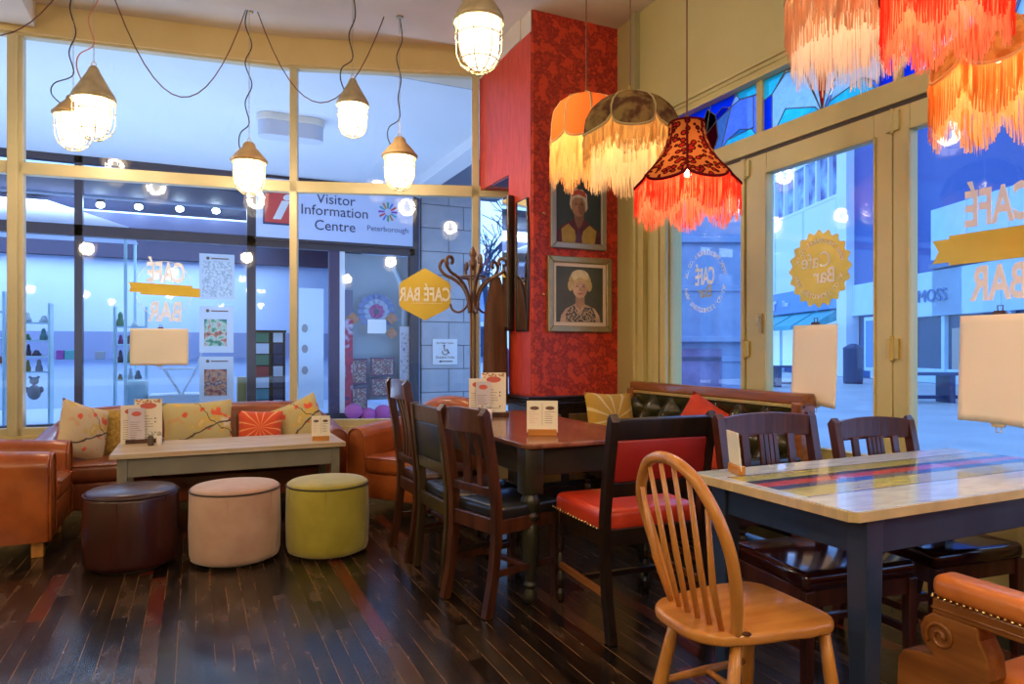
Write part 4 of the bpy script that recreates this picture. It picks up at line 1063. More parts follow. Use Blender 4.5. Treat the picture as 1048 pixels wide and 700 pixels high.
fringe_lamp(645, 128, 3.25, 'brown petal lampshade with gold braid and cream fringe', BRS, GRT, GOF, .215, .155, 6, PET, .075, .10, tier=(CRF, .82, .05, .20), energy=9, wave=-.1, lobes=.22, fringe2=GOF)
fringe_lamp(703, 184, 2.85, 'leopard print bell lampshade with red fringe', LEO, MAR, REF, .21, .235, 7, BELL, .035, .13, energy=8, fringe2=SAF)
fringe_lamp(868, -18, 2.55, 'large charcoal lampshade with ivory and copper fringe near the ceiling', BLK, GRT, BEF, .215, .22, 8, DOME, .04, .21, tier=(WHF, .88, .03, .32), energy=9, wave=-.2)
fringe_lamp(966, -24, 2.0, 'scarlet lampshade with a deep red fringe at the top edge', RDC, MAR, REF, .165, .2, 7, BELL, .03, .17, energy=8, fringe2=SAF)
fringe_lamp(1022, 66, 2.45, 'amber lampshade with copper fringe at the right edge', AMC, CRF, AMF, .21, .16, 7, PET, .06, .175, energy=7, fringe2=cloth('gold_thread', (.9, .55, .22), .55))

# ================================================================ small things on the tables
def marks(mb, x0, x1, z0, z1, n, y, rnd, hgt=.0025):
    for i in range(n):
        z = z1 - (z1 - z0) * i / max(1, n - 1); L_ = rnd.uniform(.45, 1) * (x1 - x0)
        mb.box(x0, y - .0006, z, x0 + L_, y, z + hgt)
def menu_rack(loc, rz, label, s=1.0):
    """a few menus standing in a holder with salt and pepper beside them"""
    t = thing('menu_holder', label, 'menu', loc, rz); rnd = random.Random(3)
    mb = MB(); mb.box(-.07, -.012, 0, .16, .05, .028); mb.build('wooden_block', MIDWOOD, t, bevel=.003)
    def card(nm, x, y, w, h, mt, lean, dt):
        mb = MB(); mb.box(0, 0, 0, w, .002, h); mb.mi = 1
        marks(mb, w * .12, w * .82, h * .12, h * .60, 9, 0, rnd); mb.mi = 2
        mb.prism(ngon(w * .5, h * .84, w * .30, h * .07, 18), -.0008, 0)
        if dt:
            mb.mi = 3
            for i in range(22): a, b = rnd.uniform(.04, .96), rnd.uniform(.88, .985); mb.prism(ngon(a * w, b * h, .007, .006, 6), -.001, 0)
            mb.mi = 1
            for i in range(8): mb.prism(ngon(rnd.choice((.25, .75)) * w, (.15 + .08 * i) * h, .005, .006, 6), -.001, 0)
        mb.build(nm, [mt, INK, REDINK, mat('orange_ink', (.55, .25, .12), .7) if dt else INK], t, loc=(x, y, .0), rot=(lean, 0, rnd.uniform(-.06, .06)))
    card('menu', -.02, .026, .17 * s, .30 * s, MENU, -.06, True)
    card('menu', -.10, .014, .115 * s, .26 * s, mat('white_menu_card', (.80, .72, .60), .6), -.05, False)
    card('menu', -.055, .002, .10 * s, .24 * s, mat('lilac_menu_card', (.62, .55, .58), .6), -.04, False)
def shaker(loc, m, label):
    t = thing('shaker', label, 'shaker', loc)
    MB().lathe([(.017, 0), (.019, .004), (.018, .05), (.013, .066)], n=16).build('glass_body', m, t, smooth=True)
    MB().lathe([(.013, .066), (.0145, .070), (.0135, .088), (.004, .092)], n=16).build('cap', CHAIN, t, smooth=True)
menu_rack((-.36, 5.30, .555), -.02, 'menus standing upright on the low table before the sofa', 1.0)
shaker((-.27, 5.15, .555), mat('pepper', (.10, .07, .04), .3), 'pepper shaker in front of the menus on the low table')
shaker((-.22, 5.15, .555), mat('salt', (.75, .70, .62), .3), 'salt shaker in front of the menus on the low table')
menu_rack((1.70, 4.10, .76), -.40, 'menus standing upright on the far end of the olive table', .95)
shaker((1.62, 3.97, .76), MAT['pepper'], 'pepper shaker in front of the menus on the olive table')
shaker((1.67, 3.95, .76), MAT['salt'], 'salt shaker in front of the menus on the olive table')
def table_card(loc, rz, label, w, h, lean=-.08):
    t = thing('table_card', label, 'table card', loc, rz); rnd = random.Random(8)
    MB().box(-w * .46, -.014, 0, w * .46, .014, .032).build('wooden_block', HONEYSEAT, t, bevel=.003)
    mb = MB(); mb.box(-w / 2, 0, .012, w / 2, .0025, h)
    mb.mi = 1; mb.box(-.001, -.0008, h * .28, .0005, 0, h * .92)
    for c in (-.25, .25):
        mb.mi = 1; mb.prism(ngon(c * w, h * .78, w * .15, h * .055, 14), -.001, 0); mb.mi = 2 if c < 0 else 1
        marks(mb, (c - .17) * w, (c + .17) * w, h * .34, h * .66, 6, 0, rnd, .002)
    mb.build('card', [MENU, INK, PINKINK], t, rot=(lean, 0, 0), loc=(0, 0, .004))
table_card((1.60, 3.09, .76), -.46, 'two-column drinks card in a wooden block on the olive table', .158, .172)
table_card((.80, 4.93, .555), -.16, 'cream drinks card in a wooden block on the right end of the low table', .125, .17)
table_card((1.735, 1.86, .76), 1.22, 'card in a wooden block seen edge-on on the blue table', .10, .145, -.10)

# papers clipped to the windows
def bulldog(mb_parent, x, z, up, s=1):
    mb = MB(); k = 1 if up else -1
    mb.prism([(x - .03 * s, z), (x + .03 * s, z), (x + .022 * s, z + k * .016 * s), (x - .022 * s, z + k * .016 * s)][::k], -.008, .006)
    mb.tube([(x - .010 * s, 0, z + k * .014 * s), (x - .012 * s, 0, z + k * .038 * s), (x + .012 * s, 0, z + k * .038 * s), (x + .010 * s, 0, z + k * .014 * s)], .0028 * s, 6)
    mb.build('bulldog_clip', MIDWOOD if up else METALG, mb_parent)
def hanging_paper(origin, xdir, w, h, label, curl=.02, s=1):
    t = bpy.data.objects.new('paper_sheet', None); COL.objects.link(t); t.matrix_world = frame_mat(origin, xdir); tag(t, label, 'paper')
    mb = MB()
    def fn(u, v):
        return (u * w + .012 * (v - .5) ** 2 * (1 if u < .5 else 0), -.004 - curl * (abs(2 * u - 1) ** 3) * (v ** 2) - .003 * math.sin(3 * u), h * (1 - v) - .03 * h * v * (1 if u > .5 else .2) * (2 * u - 1) * (1 if h > w else 0))
    mb.grid(fn, 14, 14); mb.build('sheet', PAPER, t, smooth=True, solid=.0015)
    bulldog(t, w * .52, h, True, s); bulldog(t, w * .50, 0, False, s)
F1a, F1b = Vector((-1.324, 6.695, 0)), Vector((.776, 6.44, 0)); F1d = (F1b - F1a).normalized()
def on_line(px, py, a, d, off=.04):
    """point seen at a pixel on the vertical plane through a along d, moved off it towards the room"""
    n = Vector((d.y, -d.x, 0)).normalized(); q = a + n * off
    r = (px - CX) / F; ray = Vector((*cam2room(r, 1), 0)); 
    tt = (q.x * d.y - q.y * d.x) / (ray.x * d.y - ray.y * d.x)
    return Vector((ray.x * tt, ray.y * tt, H - (py - HY) / F * tt))
p0 = on_line(133, 374, F1a, F1d); p1 = on_line(193, 374, F1a, F1d); pz = on_line(133, 336, F1a, F1d)
hanging_paper(p0, F1d, (p1 - p0).length, pz.z - p0.z, 'blank landscape sheet clipped up on the shop window above the low table', .01, .8)
p0 = AX(812, 417, XW - .03); p1 = AX(858, 417, XW - .03)
hanging_paper((XW - .03, p0.y, .885), (0, -1, 0), p0.y - p1.y, 1.335 - .885, 'tall blank sheet clipped on the glazed door under the gold seal', .02)
hanging_paper((XW - .03, 1.975, .875), (0, -1, 0), .33, .475, 'tall blank sheet clipped on the glazed door at the right edge', .02)

# vinyl lettering, read from outside and so reversed from inside
def decal(origin, xdir, label, parts):
    t = bpy.data.objects.new('window_lettering', None); COL.objects.link(t); t.matrix_world = frame_mat(origin, xdir); tag(t, label, 'sign')
    for nm, m, mb in parts: mb.build(nm, m, t)
def disc(pts, d0=-.0005, d1=.0005): return MB().prism(pts, d0, d1)
c = on_line(168, 296, F1a, F1d, .004); s = 5.8 / F
rib = MB().prism([(-.27, .055), (.22, .035), (.22, .015), (.28, .012), (.28, -.065), (-.18, -.048), (-.18, -.03), (-.27, -.028), (-.255, .01)], -.0005, .0005)
arc = MB()
for a0 in (.25, PI + .25): arc.tube([(.22 * math.cos(a0 + k * .1), 0, .24 * math.sin(a0 + k * .1) - 0) for k in range(27)], .0025, 4)
decal(c, F1d, 'reversed white CAFÉ BAR lettering with a gold ribbon on the left shop window', [
    ('letters', WHITEV, text_mesh(MB(), 'CAFÉ', .235, .015, .135, True, .54, bold=1.6)), ('letters', WHITEV, text_mesh(MB(), 'BAR', .235, .01, -.20, True, .60, bold=1.6)), ('ribbon', GOLD, rib), ('thin_ring', WHITEV, arc)])
F2a, F2b = Vector((.776, 6.44, 0)), Vector((2.334, 5.928, 0)); F2d = (F2b - F2a).normalized()
c = on_line(435, 302, F2a, F2d, .004)
hexa = MB().prism([(0, .25), (.21, .125), (.235, .09), (.235, -.09), (.21, -.125), (0, -.235), (-.21, -.125), (-.235, -.09), (-.235, .09), (-.21, .125)], -.0005, .0005)
ln = MB().box(-.12, -.0015, -.075, .16, -.0006, -.072)
decal(c, F2d, 'gold hexagon with reversed CAFÉ BAR lettering on the shop window beside the coat stand', [('hexagon', GOLD, hexa), ('letters', WHITEV, text_mesh(MB(), 'CAFÉ BAR', .175, 0, .0, True, .60, -.003, -.001, bold=1.5)), ('rule', WHITEV, ln)])
XD = XW + .034
c = AX(721, 288, XD)
decal(c, (0, -1, 0), 'reversed CAFÉ Bar lettering in a round web address on the far fixed window', [
    ('letters', WHITEV, text_mesh(MB(), 'CAFÉ', .165, 0, .03, True, .52, bold=1.5)), ('script', BRASSD, text_mesh(MB(), 'Bar', .12, .0, -.075, True, .9)),
    ('ring_letters', WHITEV, text_mesh(MB(), 'WWW.THELOUNGES.CO.UK', .048, 0, 0, True, .9, ring=(.20, PI - .25, (PI - .5) / 19))),
    ('ring_letters', WHITEV, text_mesh(MB(), 'WWW.THELOUNGES.CO.UK', .048, 0, 0, True, .9, ring=(.20, -.25, (PI - .5) / 19)))])
c = AX(838, 275, XD)
seal = [((.205 + .012 * math.cos(20 * a)) * math.cos(a), (.212 + .012 * math.cos(20 * a)) * math.sin(a)) for a in [2 * PI * k / 160 for k in range(160)]]
decal(c, (0, -1, 0), 'gold scalloped seal with reversed white Café Bar script on the glazed door', [('seal', GOLD, disc(seal)),
    ('script', WHITEV, text_mesh(text_mesh(MB(), 'Café', .125, -.02, .045, True, .9, -.003, -.001), 'Bar', .12, .04, -.045, True, .9, -.003, -.001, bold=1)),
    ('ring_letters', WHITEV, text_mesh(MB(), 'WWW.THELOUNGES.CO.UK', .038, 0, 0, True, .9, -.003, -.001, ring=(.158, PI - .3, (PI - .6) / 19))),
    ('ring_letters', WHITEV, text_mesh(MB(), 'WWW.THELOUNGES.CO.UK', .038, 0, 0, True, .9, -.003, -.001, ring=(.158, -.3, (PI - .6) / 19)))])
c = AX(1022, 250, XD)
rib = MB().prism([(-.30, .055), (-.22, .055), (-.22, .07), (.22, .07), (.22, .055), (.30, .055), (.27, 0), (.30, -.055), (.22, -.055), (.22, -.07), (-.22, -.07), (-.22, -.055), (-.30, -.055), (-.27, 0)], -.0005, .0005)
decal(c, (0, -1, 0), 'reversed pale CAFÉ BAR lettering with gold ribbon on the rightmost glazed door', [
    ('letters', cloth('cream_vinyl', (1, .90, .82), .3), text_mesh(MB(), 'CAFÉ', .225, 0, .17, True, .56, bold=1.6)), ('letters', MAT['cream_vinyl'], text_mesh(MB(), 'BAR', .215, 0, -.175, True, .60, bold=1.6)), ('ribbon', GOLD, rib)])

# ================================================================ outside, beyond the shop window: arcade and visitor centre
PAVE = mat('pale_paving', (.42, .44, .46), .45, 0, (.34, .36, .38), .8)
mb = MB().box(-30, 6.86, -.15, 70, 90, -.02).box(3.33, -30, -.15, 70, 6.86, -.02); struct(mb, 'ground', PAVE)
SOFF = mat('pale_soffit', (.66, .72, .78), .8, 0, (.70, .76, .82), 1)
struct(box(-14, 6.9, 4.0, 3.3, 11.8, 4.2), 'soffit', SOFF)
struct(box(3.3, 6.5, 3.85, 3.6, 12.0, 4.25), 'soffit.001', mat('white_fascia', (.72, .76, .80), .6))
struct(box(3.6, 6.5, 4.0, 5.2, 12.0, 4.2), 'soffit.002', mat('dark_canopy', (.14, .17, .24), .7))
t = thing('arcade_heater', 'white oval ceiling unit under the arcade roof', 'ceiling unit', (*DP(298, 130, 8.3).xy, 3.92))
mb = MB(); mb.prism([(x, y) for x, y in arc_pts(.25, 0, .15, -PI / 2, PI / 2, 8) + arc_pts(-.25, 0, .15, PI / 2, 3 * PI / 2, 8)], 0, .08, 'xy'); mb.build('housing', mat('unit_white', (.75, .72, .66), .5), t, bevel=.01)
mb = MB(); mb.prism([(x, y) for x, y in arc_pts(.25, 0, .13, -PI / 2, PI / 2, 8) + arc_pts(-.25, 0, .13, PI / 2, 3 * PI / 2, 8)], -.18, 0, 'xy'); mb.build('lower_tray', mat('unit_grey', (.55, .60, .72), .5), t)
YF = 11.7
MULL = mat('bronze_mullion', (.045, .035, .045), .4)
x81 = BY(81, 300, YF).x; x257 = BY(257, 300, YF).x; x0_ = BY(-40, 300, YF).x; x422 = BY(423, 300, YF).x; x345 = BY(345, 300, YF).x
vc = thing('visitor_centre', 'visitor centre shopfront with dark mullions across the arcade', 'building', (0, YF, 0))
mb = MB()
for x, w in ((x0_ - 1.5, .1), (x0_, .1), (x81, .10), (x257, .13), (x422, .16)): mb.box(x - w / 2, -.08, 0, x + w / 2, .06, 4.0)
mb.build('mullions', MULL, vc)
mb = MB(); mb.box(x0_ - 3, -.08, 2.84, x422, .06, 3.0); mb.box(x0_ - 3, -.08, 3.90, x422, .06, 4.0); mb.box(x0_ - 3, -.08, 0, x422, .06, .12); mb.build('transom', MULL, vc)
MB().box(x345 - .14, -.06, 0, x345 + .03, .05, 2.9).build('door_post', mat('dark_purple_post', (.06, .045, .10), .5), vc)
MB().box(x345 + .03, -.05, 0, x345 + .12, .05, 2.9).build('white_post', mat('white_post', (.7, .74, .78), .5), vc)
MB().box(x0_ - 3, 0, .1, x422, .008, 3.95).build('shop_glass', glass('shop_glass', (.95, .97, 1), .02), vc)
BLW = mat('pale_blue_wall', (.40, .52, .74), .7, 0, (.46, .58, .80), .5)
mb = MB(); mb.box(x0_ - 4, 4.4, -.02, x422 + .5, 4.5, 4.2); mb.box(x0_ - 4.1, 0, 0, x0_ - 4, 4.5, 4.2); mb.build('shop_back_wall', BLW, vc)
MB().box(x422 + .03, .02, 0, x422 + .13, 4.5, 4.2).build('shop_side_wall', BLW, vc)
MB().box(x0_ - 4, .1, 3.72, x422, 4.5, 3.85).build('shop_ceiling', mat('navy_ceiling', (.02, .025, .07), .7), vc)
MB().box(x0_ - 4, 4.2, 3.05, x422, 4.38, 3.74).build('ceiling_bulkhead', MAT['navy_ceiling'], vc)
for k in range(3): MB().tube([(x0_ - 3 + k * .6, .6 + k * 1.3, 3.55), (x422, .6 + k * 1.3, 3.55)], .03, 6).build('light_track', MAT.get('white_track') or mat('white_track', (.6, .65, .75), .5), vc)
MB().box(x0_ - 4, 1.6, 3.25, x422, 1.8, 3.5).build('ceiling_duct', mat('blue_duct', (.06, .07, .15), .5), vc)
MB().box(x0_ - 4, 0, -.02, x422, 4.4, .02).build('shop_floor', mat('shop_floor', (.45, .55, .70), .5), vc)
MB().box(x0_ - 4, 4.32, 1.0, x422, 4.4, 1.55).build('counter_band', mat('slate_blue_band', (.20, .26, .44), .6), vc)
# display furniture inside the visitor centre
for px, py in ((103, 210), (142, 212), (184, 214), (221, 216), (237, 236)):
    p = BY(px, py, YF + (1.4 if py < 230 else 2.4)); t = thing('spotlight', 'small white spotlight under the visitor centre ceiling, %s' % {103: 'first from the left', 142: 'second from the left', 184: 'third from the left', 221: 'fourth from the left', 237: 'lowest, with a violet halo'}[px], 'spotlight', p, group='visitor centre spotlights')
    MB().lathe([(.05, .01), (.06, .09), (.03, .14), (.01, .16)], n=14).build('housing', BLACKM, t); MB().ball((0, -.02, 0), .062, 14, 8, .8).build('lens', MAT.get('spot_glow') or glow('spot_glow', (.72, .92, 1), 30), t)
TEAL = mat('pale_glass_shelf', (.45, .70, .74), .3); rnd = random.Random(11)
TOYC = [mat('goods_' + n_, c_, .6) for n_, c_ in (('navy', (.03, .05, .12)), ('green', (.10, .26, .14)), ('purple', (.25, .05, .30)), ('ochre', (.42, .30, .08)), ('grey', (.25, .28, .32)), ('red', (.45, .07, .06)), ('teal', (.06, .32, .34)), ('white', (.75, .80, .82)))]
def shelf_unit(px0, px1, ys, b, label, gl):
    a = BY(px0, 400, b).x; c_ = BY(px1, 400, b).x
    t = thing('display_shelf', label, 'shelves', ((a + c_) / 2, b, 0)); w = (c_ - a) / 2
    for x in (-w, w): MB().box(x - .015, -.15, 0, x + .015, .15, BY(px0, ys[0] - 20, b).z).build('upright', TEAL, t)
    zs = [BY((px0 + px1) / 2, y, b).z for y in ys]
    for z in zs: MB().box(-w, -.16, z - .02, w, .16, z).build('shelf', TEAL, t)
    for z in zs:
        x = -w + .08
        while x < w - .06:
            hh = rnd.uniform(.08, .24); ww = rnd.uniform(.03, .065)
            ci = rnd.randrange(8); mb = MB(); mb.lathe([(ww, 0), (ww * 1.1, hh * .3), (ww * .6, hh * .6), (ww * .7, hh * .75), (ww * .3, hh)], n=10)
            o = mb.build('ornament', TOYC[ci], smooth=True, loc=((a + c_) / 2 + x, b + rnd.uniform(-.08, .08), z)); tag(o, 'small %s ornament on the %s, %s shelf' % (('navy', 'green', 'purple', 'ochre', 'grey', 'red', 'teal', 'white')[ci], gl, ('top', 'second', 'third', 'lowest')[zs.index(z)]), 'ornament', 'ornaments on the ' + gl)
            x += ww * 2 + rnd.uniform(.03, .12)
shelf_unit(22, 52, (330, 348, 364, 380), YF + 1.0, 'glass display shelves left of the first dark mullion', 'glass shelves by the left mullion')
shelf_unit(-20, 6, (318, 345, 372), YF + .9, 'glass display shelves at the left edge of the visitor centre', 'glass shelves at the left edge')
shelf_unit(118, 150, (334, 352, 371, 388), YF + 1.4, 'glass display shelves behind the hanging landscape sheet', 'glass shelves behind the landscape sheet')
def boxy(label, name, cat, px0, py0, px1, py1, b, dep, m, extra=None):
    p, q = BY(px0, py0, b), BY(px1, py1, b)
    t = thing(name, label, cat, ((p.x + q.x) / 2, b, q.z)); w = (q.x - p.x) / 2; h = p.z - q.z
    MB().box(-w, 0, 0, w, dep, h).build('body', m, t, bevel=.006)
    if extra: extra(t, w, h)
    return t
for i, (px0, px1, y0, y1, c_) in enumerate(((57, 65, 365, 378, 2), (66, 80, 365, 378, 6), (97, 107, 366, 377, 4))):
    p, q = BY(px0, y0, YF + 3.4), BY(px1, y1, YF + 3.4)
    tag(MB().box(p.x, YF + 3.4, 1.0, q.x, YF + 3.55, p.z + .12).build('gift_box', TOYC[c_], bevel=.01), ['purple', 'teal', 'grey'][i] + ' gift box at the back wall of the visitor centre', 'box')
# white deck chair and round plinth inside the shop
p = BY(188, 405, YF + 1.0)
t = thing('deck_chair', 'white folding deck chair inside the visitor centre window', 'deck chair', (p.x, p.y, .45)); WP = mat('white_gloss_wood', (.78, .84, .86), .4)
for y in (-.2, .2):
    MB().tube([(-.32, y, .42), (.20, y, .42), (.36, y, 1.0)], .02, 6).build('side_frame', WP, t)
    MB().tube([(-.28, y, .40), (-.05, y, 0)], .018, 6).build('leg', WP, t); MB().tube([(.2, y, .42), (-.02, y, 0)], .018, 6).build('leg', WP, t)
MB().box(-.3, -.19, .405, .2, .19, .42).build('canvas_seat', TOYC[7], t)
MB().box(-.5, -.35, -.45, .5, .35, 0).build('plinth', WP, t)
p = BY(140, 398, YF + .9); tag(MB().lathe([(.16, -.25), (.17, 0), (.17, .12), (.16, .14)], n=24).build('drum_stand', TEAL, smooth=True, loc=(p.x, p.y, p.z)), 'pale teal drum-shaped stand below the landscape sheet', 'display stand')
p = BY(35, 405, YF + .5); t = thing('toy_bear', 'small grey toy bear hanging low at the visitor centre glass', 'toy', (p.x, p.y, p.z)); GT = TOYC[4]
MB().ball((0, 0, .05), .09, 12, 8, 1.25).build('body', GT, t, smooth=True); MB().ball((0, 0, .22), .06, 12, 8).build('head', GT, t, smooth=True)
for x in (-.05, .05): MB().ball((x, 0, .275), .022, 8, 6).build('ear', GT, t, smooth=True)
for x in (-.09, .09): MB().ball((x, 0, .09), .03, 8, 6, 1.6).build('paw', GT, t, smooth=True)
# posters on the visitor centre glass
def pic_noise(name, cols, scale=9): 
    m, n, l, b = nodes_of(name); v, x, y, z = objxyz(n, l)
    st = [(.30 + .40 * i / (len(cols) - 1), c_) for i, c_ in enumerate(cols)]
    l.new(ramp(n, l, noise(n, l, v, scale, 2), st), b.inputs['Base Color']); return m
def poster(px0, py0, px1, py1, label, cols, inner=(.14, .80, .14, .72), base=(.55, .60, .66), y=YF - .013, head=True, sc=9, name='poster', extra=None):
    p, q = BY(px0, py0, y), BY(px1, py1, y); w = q.x - p.x; h = p.z - BY(px0, py1, y).z
    t = thing(name, label, name.replace('_', ' '), (p.x, y, BY(px0, py1, y).z))
    MB().box(0, 0, 0, w, .012, h).build('backing', mat('poster_backing_' + str(px0), base, .6), t, bevel=.003)
    a, b, c_, d = inner
    MB().box(a * w, -.006, c_ * h, b * w, 0, d * h).build('printed_picture', pic_noise('poster_print_%d_%d' % (px0, py0), cols, sc), t)
    if head:
        mb = MB(); mb.prism(ngon(w * .24, h * .90, h * .035, h * .035, 12), -.004, 0); mb.box(w * .34, -.004, h * .885, w * .84, 0, h * .91); mb.build('heading', INK, t)
    if extra: extra(t, w, h)
    return t
poster(204, 313, 239, 361, 'grey framed poster with a colourful picture, upper of the two at the glass', [(.03, .10, .20), (.08, .30, .12), (.45, .55, .50), (.50, .16, .08), (.05, .05, .08)])
poster(204, 365, 239, 412, 'grey framed poster with a red and orange picture, lower of the two at the glass', [(.03, .03, .06), (.35, .08, .06), (.50, .28, .16), (.10, .05, .10), (.5, .4, .3)])
poster(204, 259, 240, 306, 'grey framed map poster hanging above the two picture posters', [(.5, .55, .6), (.62, .68, .72), (.30, .36, .42), (.7, .75, .8)], (.08, .92, .06, .84), sc=20)
poster(337, 296, 361, 448, 'tall red and navy standing banner in the visitor centre window', [(.10, .10, .20), (.45, .45, .60), (.30, .03, .08), (.45, .05, .10), (.08, .06, .16)], (.0, 1, 0, .80), (.14, .15, .25), sc=4, head=False, name='banner')
for a in ((360, 367, 376, 394), (379, 366, 404, 385), (379, 387, 404, 406), (359, 396, 376, 420)):
    poster(*a, 'framed picture in the window cluster, %s' % {(360, 367): 'left of the upper row', (379, 366): 'right of the upper row', (379, 387): 'right of the lower row', (359, 396): 'left of the lower row'}[a[:2]], [(.10, .07, .12), (.42, .44, .40), (.25, .07, .09), (.12, .16, .18), (.5, .45, .4)], (.08, .92, .08, .92), (.12, .07, .14), head=False, sc=14, name='framed_picture')
poster(409, 334, 422, 398, 'narrow grey poster strip by the right mullion', [(.35, .30, .40), (.5, .5, .55), (.15, .15, .2)], (.1, .9, .1, .9), (.5, .52, .58), head=False, sc=18)
# display board behind these posters
p = BY(354, 262, YF + .25); q = BY(421, 262, YF + .25); t = thing('display_board', 'cream display board behind the cluster of pictures', 'display board', (p.x, YF + .25, .3))
MB().box(0, 0, 0, q.x - p.x, .04, 2.55).build('board', mat('cream_board', (.48, .50, .50), .8), t)
mb = MB(); mb.tube([(.75, -.03, 2.5), (.95, -.03, 2.1), (1.02, -.03, 1.6), (1.0, -.03, .6)], .05, 8); mb.build('white_ribbon', WP, t, smooth=True)
# feather headdress, flower shaped, and diamond cards
p = BY(385, 320, YF + .05); t = thing('paper_rosette', 'blue and purple paper rosette above the cluster of pictures', 'rosette', p)
for ring, (R, r, nn, cc) in enumerate(((.26, .07, 16, (.20, .24, .45)), (.17, .06, 12, (.45, .50, .60)), (.09, .05, 8, (.40, .12, .30)))):
    mt = mat('rosette_%d' % ring, cc, .7)
    mb = MB()
    for k in range(nn): a = 2 * PI * k / nn; mb.prism(ngon(R * math.cos(a), R * math.sin(a) + .02, r, r * .7, 8, a), -.02 - .015 * ring, -.01 - .015 * ring)
    mb.build('petals', mt, t)
MB().box(-.16, -.06, -.36, .16, -.03, -.12).build('hanging_card', TOYC[7], t)
for i, (px, py) in enumerate(((361, 326), (401, 326), (401, 341))):
    p = BY(px, py, YF - .008); o = MB().prism([(-.12, 0), (0, -.11), (.12, 0), (0, .11)], -.006, .006).build('diamond_card', pic_noise('card_%d' % i, [(.10, .08, .12), (.45, .22, .08), (.30, .18, .30)], 20), loc=p)
    tag(o, 'small diamond-shaped card on the glass, %s' % ['left of the rosette', 'right of the rosette, upper', 'right of the rosette, lower'][i], 'card')
# pink paper lanterns low in the window
PKB = mat('magenta_paper', (.50, .10, .34), .6)
for i, (px, py, r) in enumerate(((362, 421, .15), (377, 424, .13), (392, 422, .15), (370, 436, .10), (384, 436, .09))):
    p = BY(px, py, YF - .35); o = MB().ball((0, 0, 0), r, 20, 12, .85).build('paper_lantern', PKB, smooth=True, loc=p); tag(o, 'magenta paper lantern low in the window, %s' % ['leftmost', 'middle one', 'rightmost', 'small one in front on the left', 'small one in front on the right'][i], 'paper lantern', None)
mb_t = thing('window_ledge', 'low white ledge carrying the magenta lanterns', 'ledge', (BY(376, 440, YF - .3).x, YF - .35, 0)); MB().box(-.6, -.2, 0, .6, .2, BY(376, 441, YF - .35).z - .06).build('ledge', WP, mb_t); MB().box(-.62, -.22, BY(376, 441, YF - .35).z - .06, .62, .22, BY(376, 441, YF - .35).z - .03).build('ledge_top', WP, mb_t)
# leaflet rack
p = BY(276, 400, YF + .35); t = thing('leaflet_rack', 'black leaflet rack with green, red and white leaflets', 'leaflet rack', (p.x, p.y, 0)); ztop = BY(276, 338, YF + .35).z
MB().box(-.24, .1, 0, .26, .2, ztop).build('back_panel', BLACKM, t); MB().box(-.24, -.05, ztop - .04, .26, .2, ztop).build('top_panel', BLACKM, t)
cc = [TOYC[1], TOYC[7], TOYC[1], TOYC[5], TOYC[7], TOYC[6], TOYC[7], TOYC[4]]
for i, c_ in enumerate(cc):
    for j, x in enumerate((-.21, .06)):
        z = ztop - .20 - i * .19
        MB().box(x, .02 - .0 * i, z, x + (.20 if j == 0 else .15), .05, z + .17).build('leaflet', c_ if j == 0 else TOYC[0] if i % 3 else TOYC[7], t)
p = BY(250, 392, YF + .8); boxy('green and beige box standing behind the lower picture poster', 'parcel', 'box', 243, 386, 254, 412, YF + .8, .2, TOYC[3])
# decorated left panel of the door with small patches
mb = thing('etched_panel', 'pale blue glass panel with three small round emblems', 'panel', (0, YF - .02, 0)); a_, b_ = BY(303, 300, YF - .02), BY(331, 300, YF - .02)
MB().box(a_.x, -.02, .2, b_.x, 0, 2.2).build('film', mat('pale_film', (.50, .66, .84), .5), mb)
for py in (336, 357, 379): q = BY(312, py, YF - .05); MB().prism(ngon(q.x, q.z, .05, .07, 12), -.03, -.021).build('emblem', TOYC[4], mb)
# gazebo inside at left
p = BY(22, 235, YF + 1.7); t = thing('gazebo', 'white pointed canopy inside the visitor centre', 'canopy', (p.x, p.y, p.z))
MB().add([(-1.6, -1, 0), (1.6, -1, 0), (1.6, 1, 0), (-1.6, 1, 0), (0, 0, .62)], [(0, 1, 4), (1, 2, 4), (2, 3, 4), (3, 0, 4), (3, 2, 1, 0)]).build('roof_cloth', mat('white_canvas', (.72, .74, .84), .7), t)
for x in (-1.55, 1.55):
    for y in (-.95, .95): MB().tube([(x, y, -p.z), (x, y, 0)], .025, 6).build('pole', TEAL, t)
# information sign
p, q = BY(262, 195, YF - .12), BY(422, 262, YF - .12); zb, zt = 2.98, 3.93; w = q.x - p.x
t = thing('information_sign', 'pale sign reading Visitor Information Centre with a red square i', 'sign', (p.x, YF - .12, zb))
MB().box(0, -.04, 0, w, .03, zt - zb).build('board', mat('sign_board', (.55, .62, .82), .5), t, bevel=.005)
mb = MB(); mb.box(-.02, -.045, -.04, w, -.02, 0); mb.box(w, -.045, -.04, w + .06, -.02, zt - zb); mb.build('sign_frame', MULL, t)
X = lambda px: BY(px, 230, YF - .16).x - p.x
Zs = lambda px, py: BY(px, py, YF - .16).z - zb
NAVY = mat('sign_navy', (.03, .04, .12), .5)
MB().prism([(X(269), Zs(269, 229)), (X(296), Zs(296, 231)), (X(296), Zs(296, 194)), (X(269), Zs(269, 196))], -.046, -.041).build('navy_border', NAVY, t)
MB().prism([(X(271), Zs(271, 227)), (X(296), Zs(296, 229)), (X(296), Zs(296, 196)), (X(271), Zs(271, 198))], -.050, -.045).build('red_square', mat('sign_red', (.62, .06, .05), .5), t)
text_mesh(MB(), 'i', .58, X(284), Zs(284, 212), False, 1.3, -.056, -.050, bold=2, shear=.35).build('letter_i', WHITEV, t)
for s_, px, py in (('Visitor', 344, 205), ('Information', 343, 217), ('Centre', 343, 232)):
    text_mesh(MB(), s_, .235, X(px), Zs(px, py), False, 1.0, -.046, -.041).build('lettering', NAVY, t)
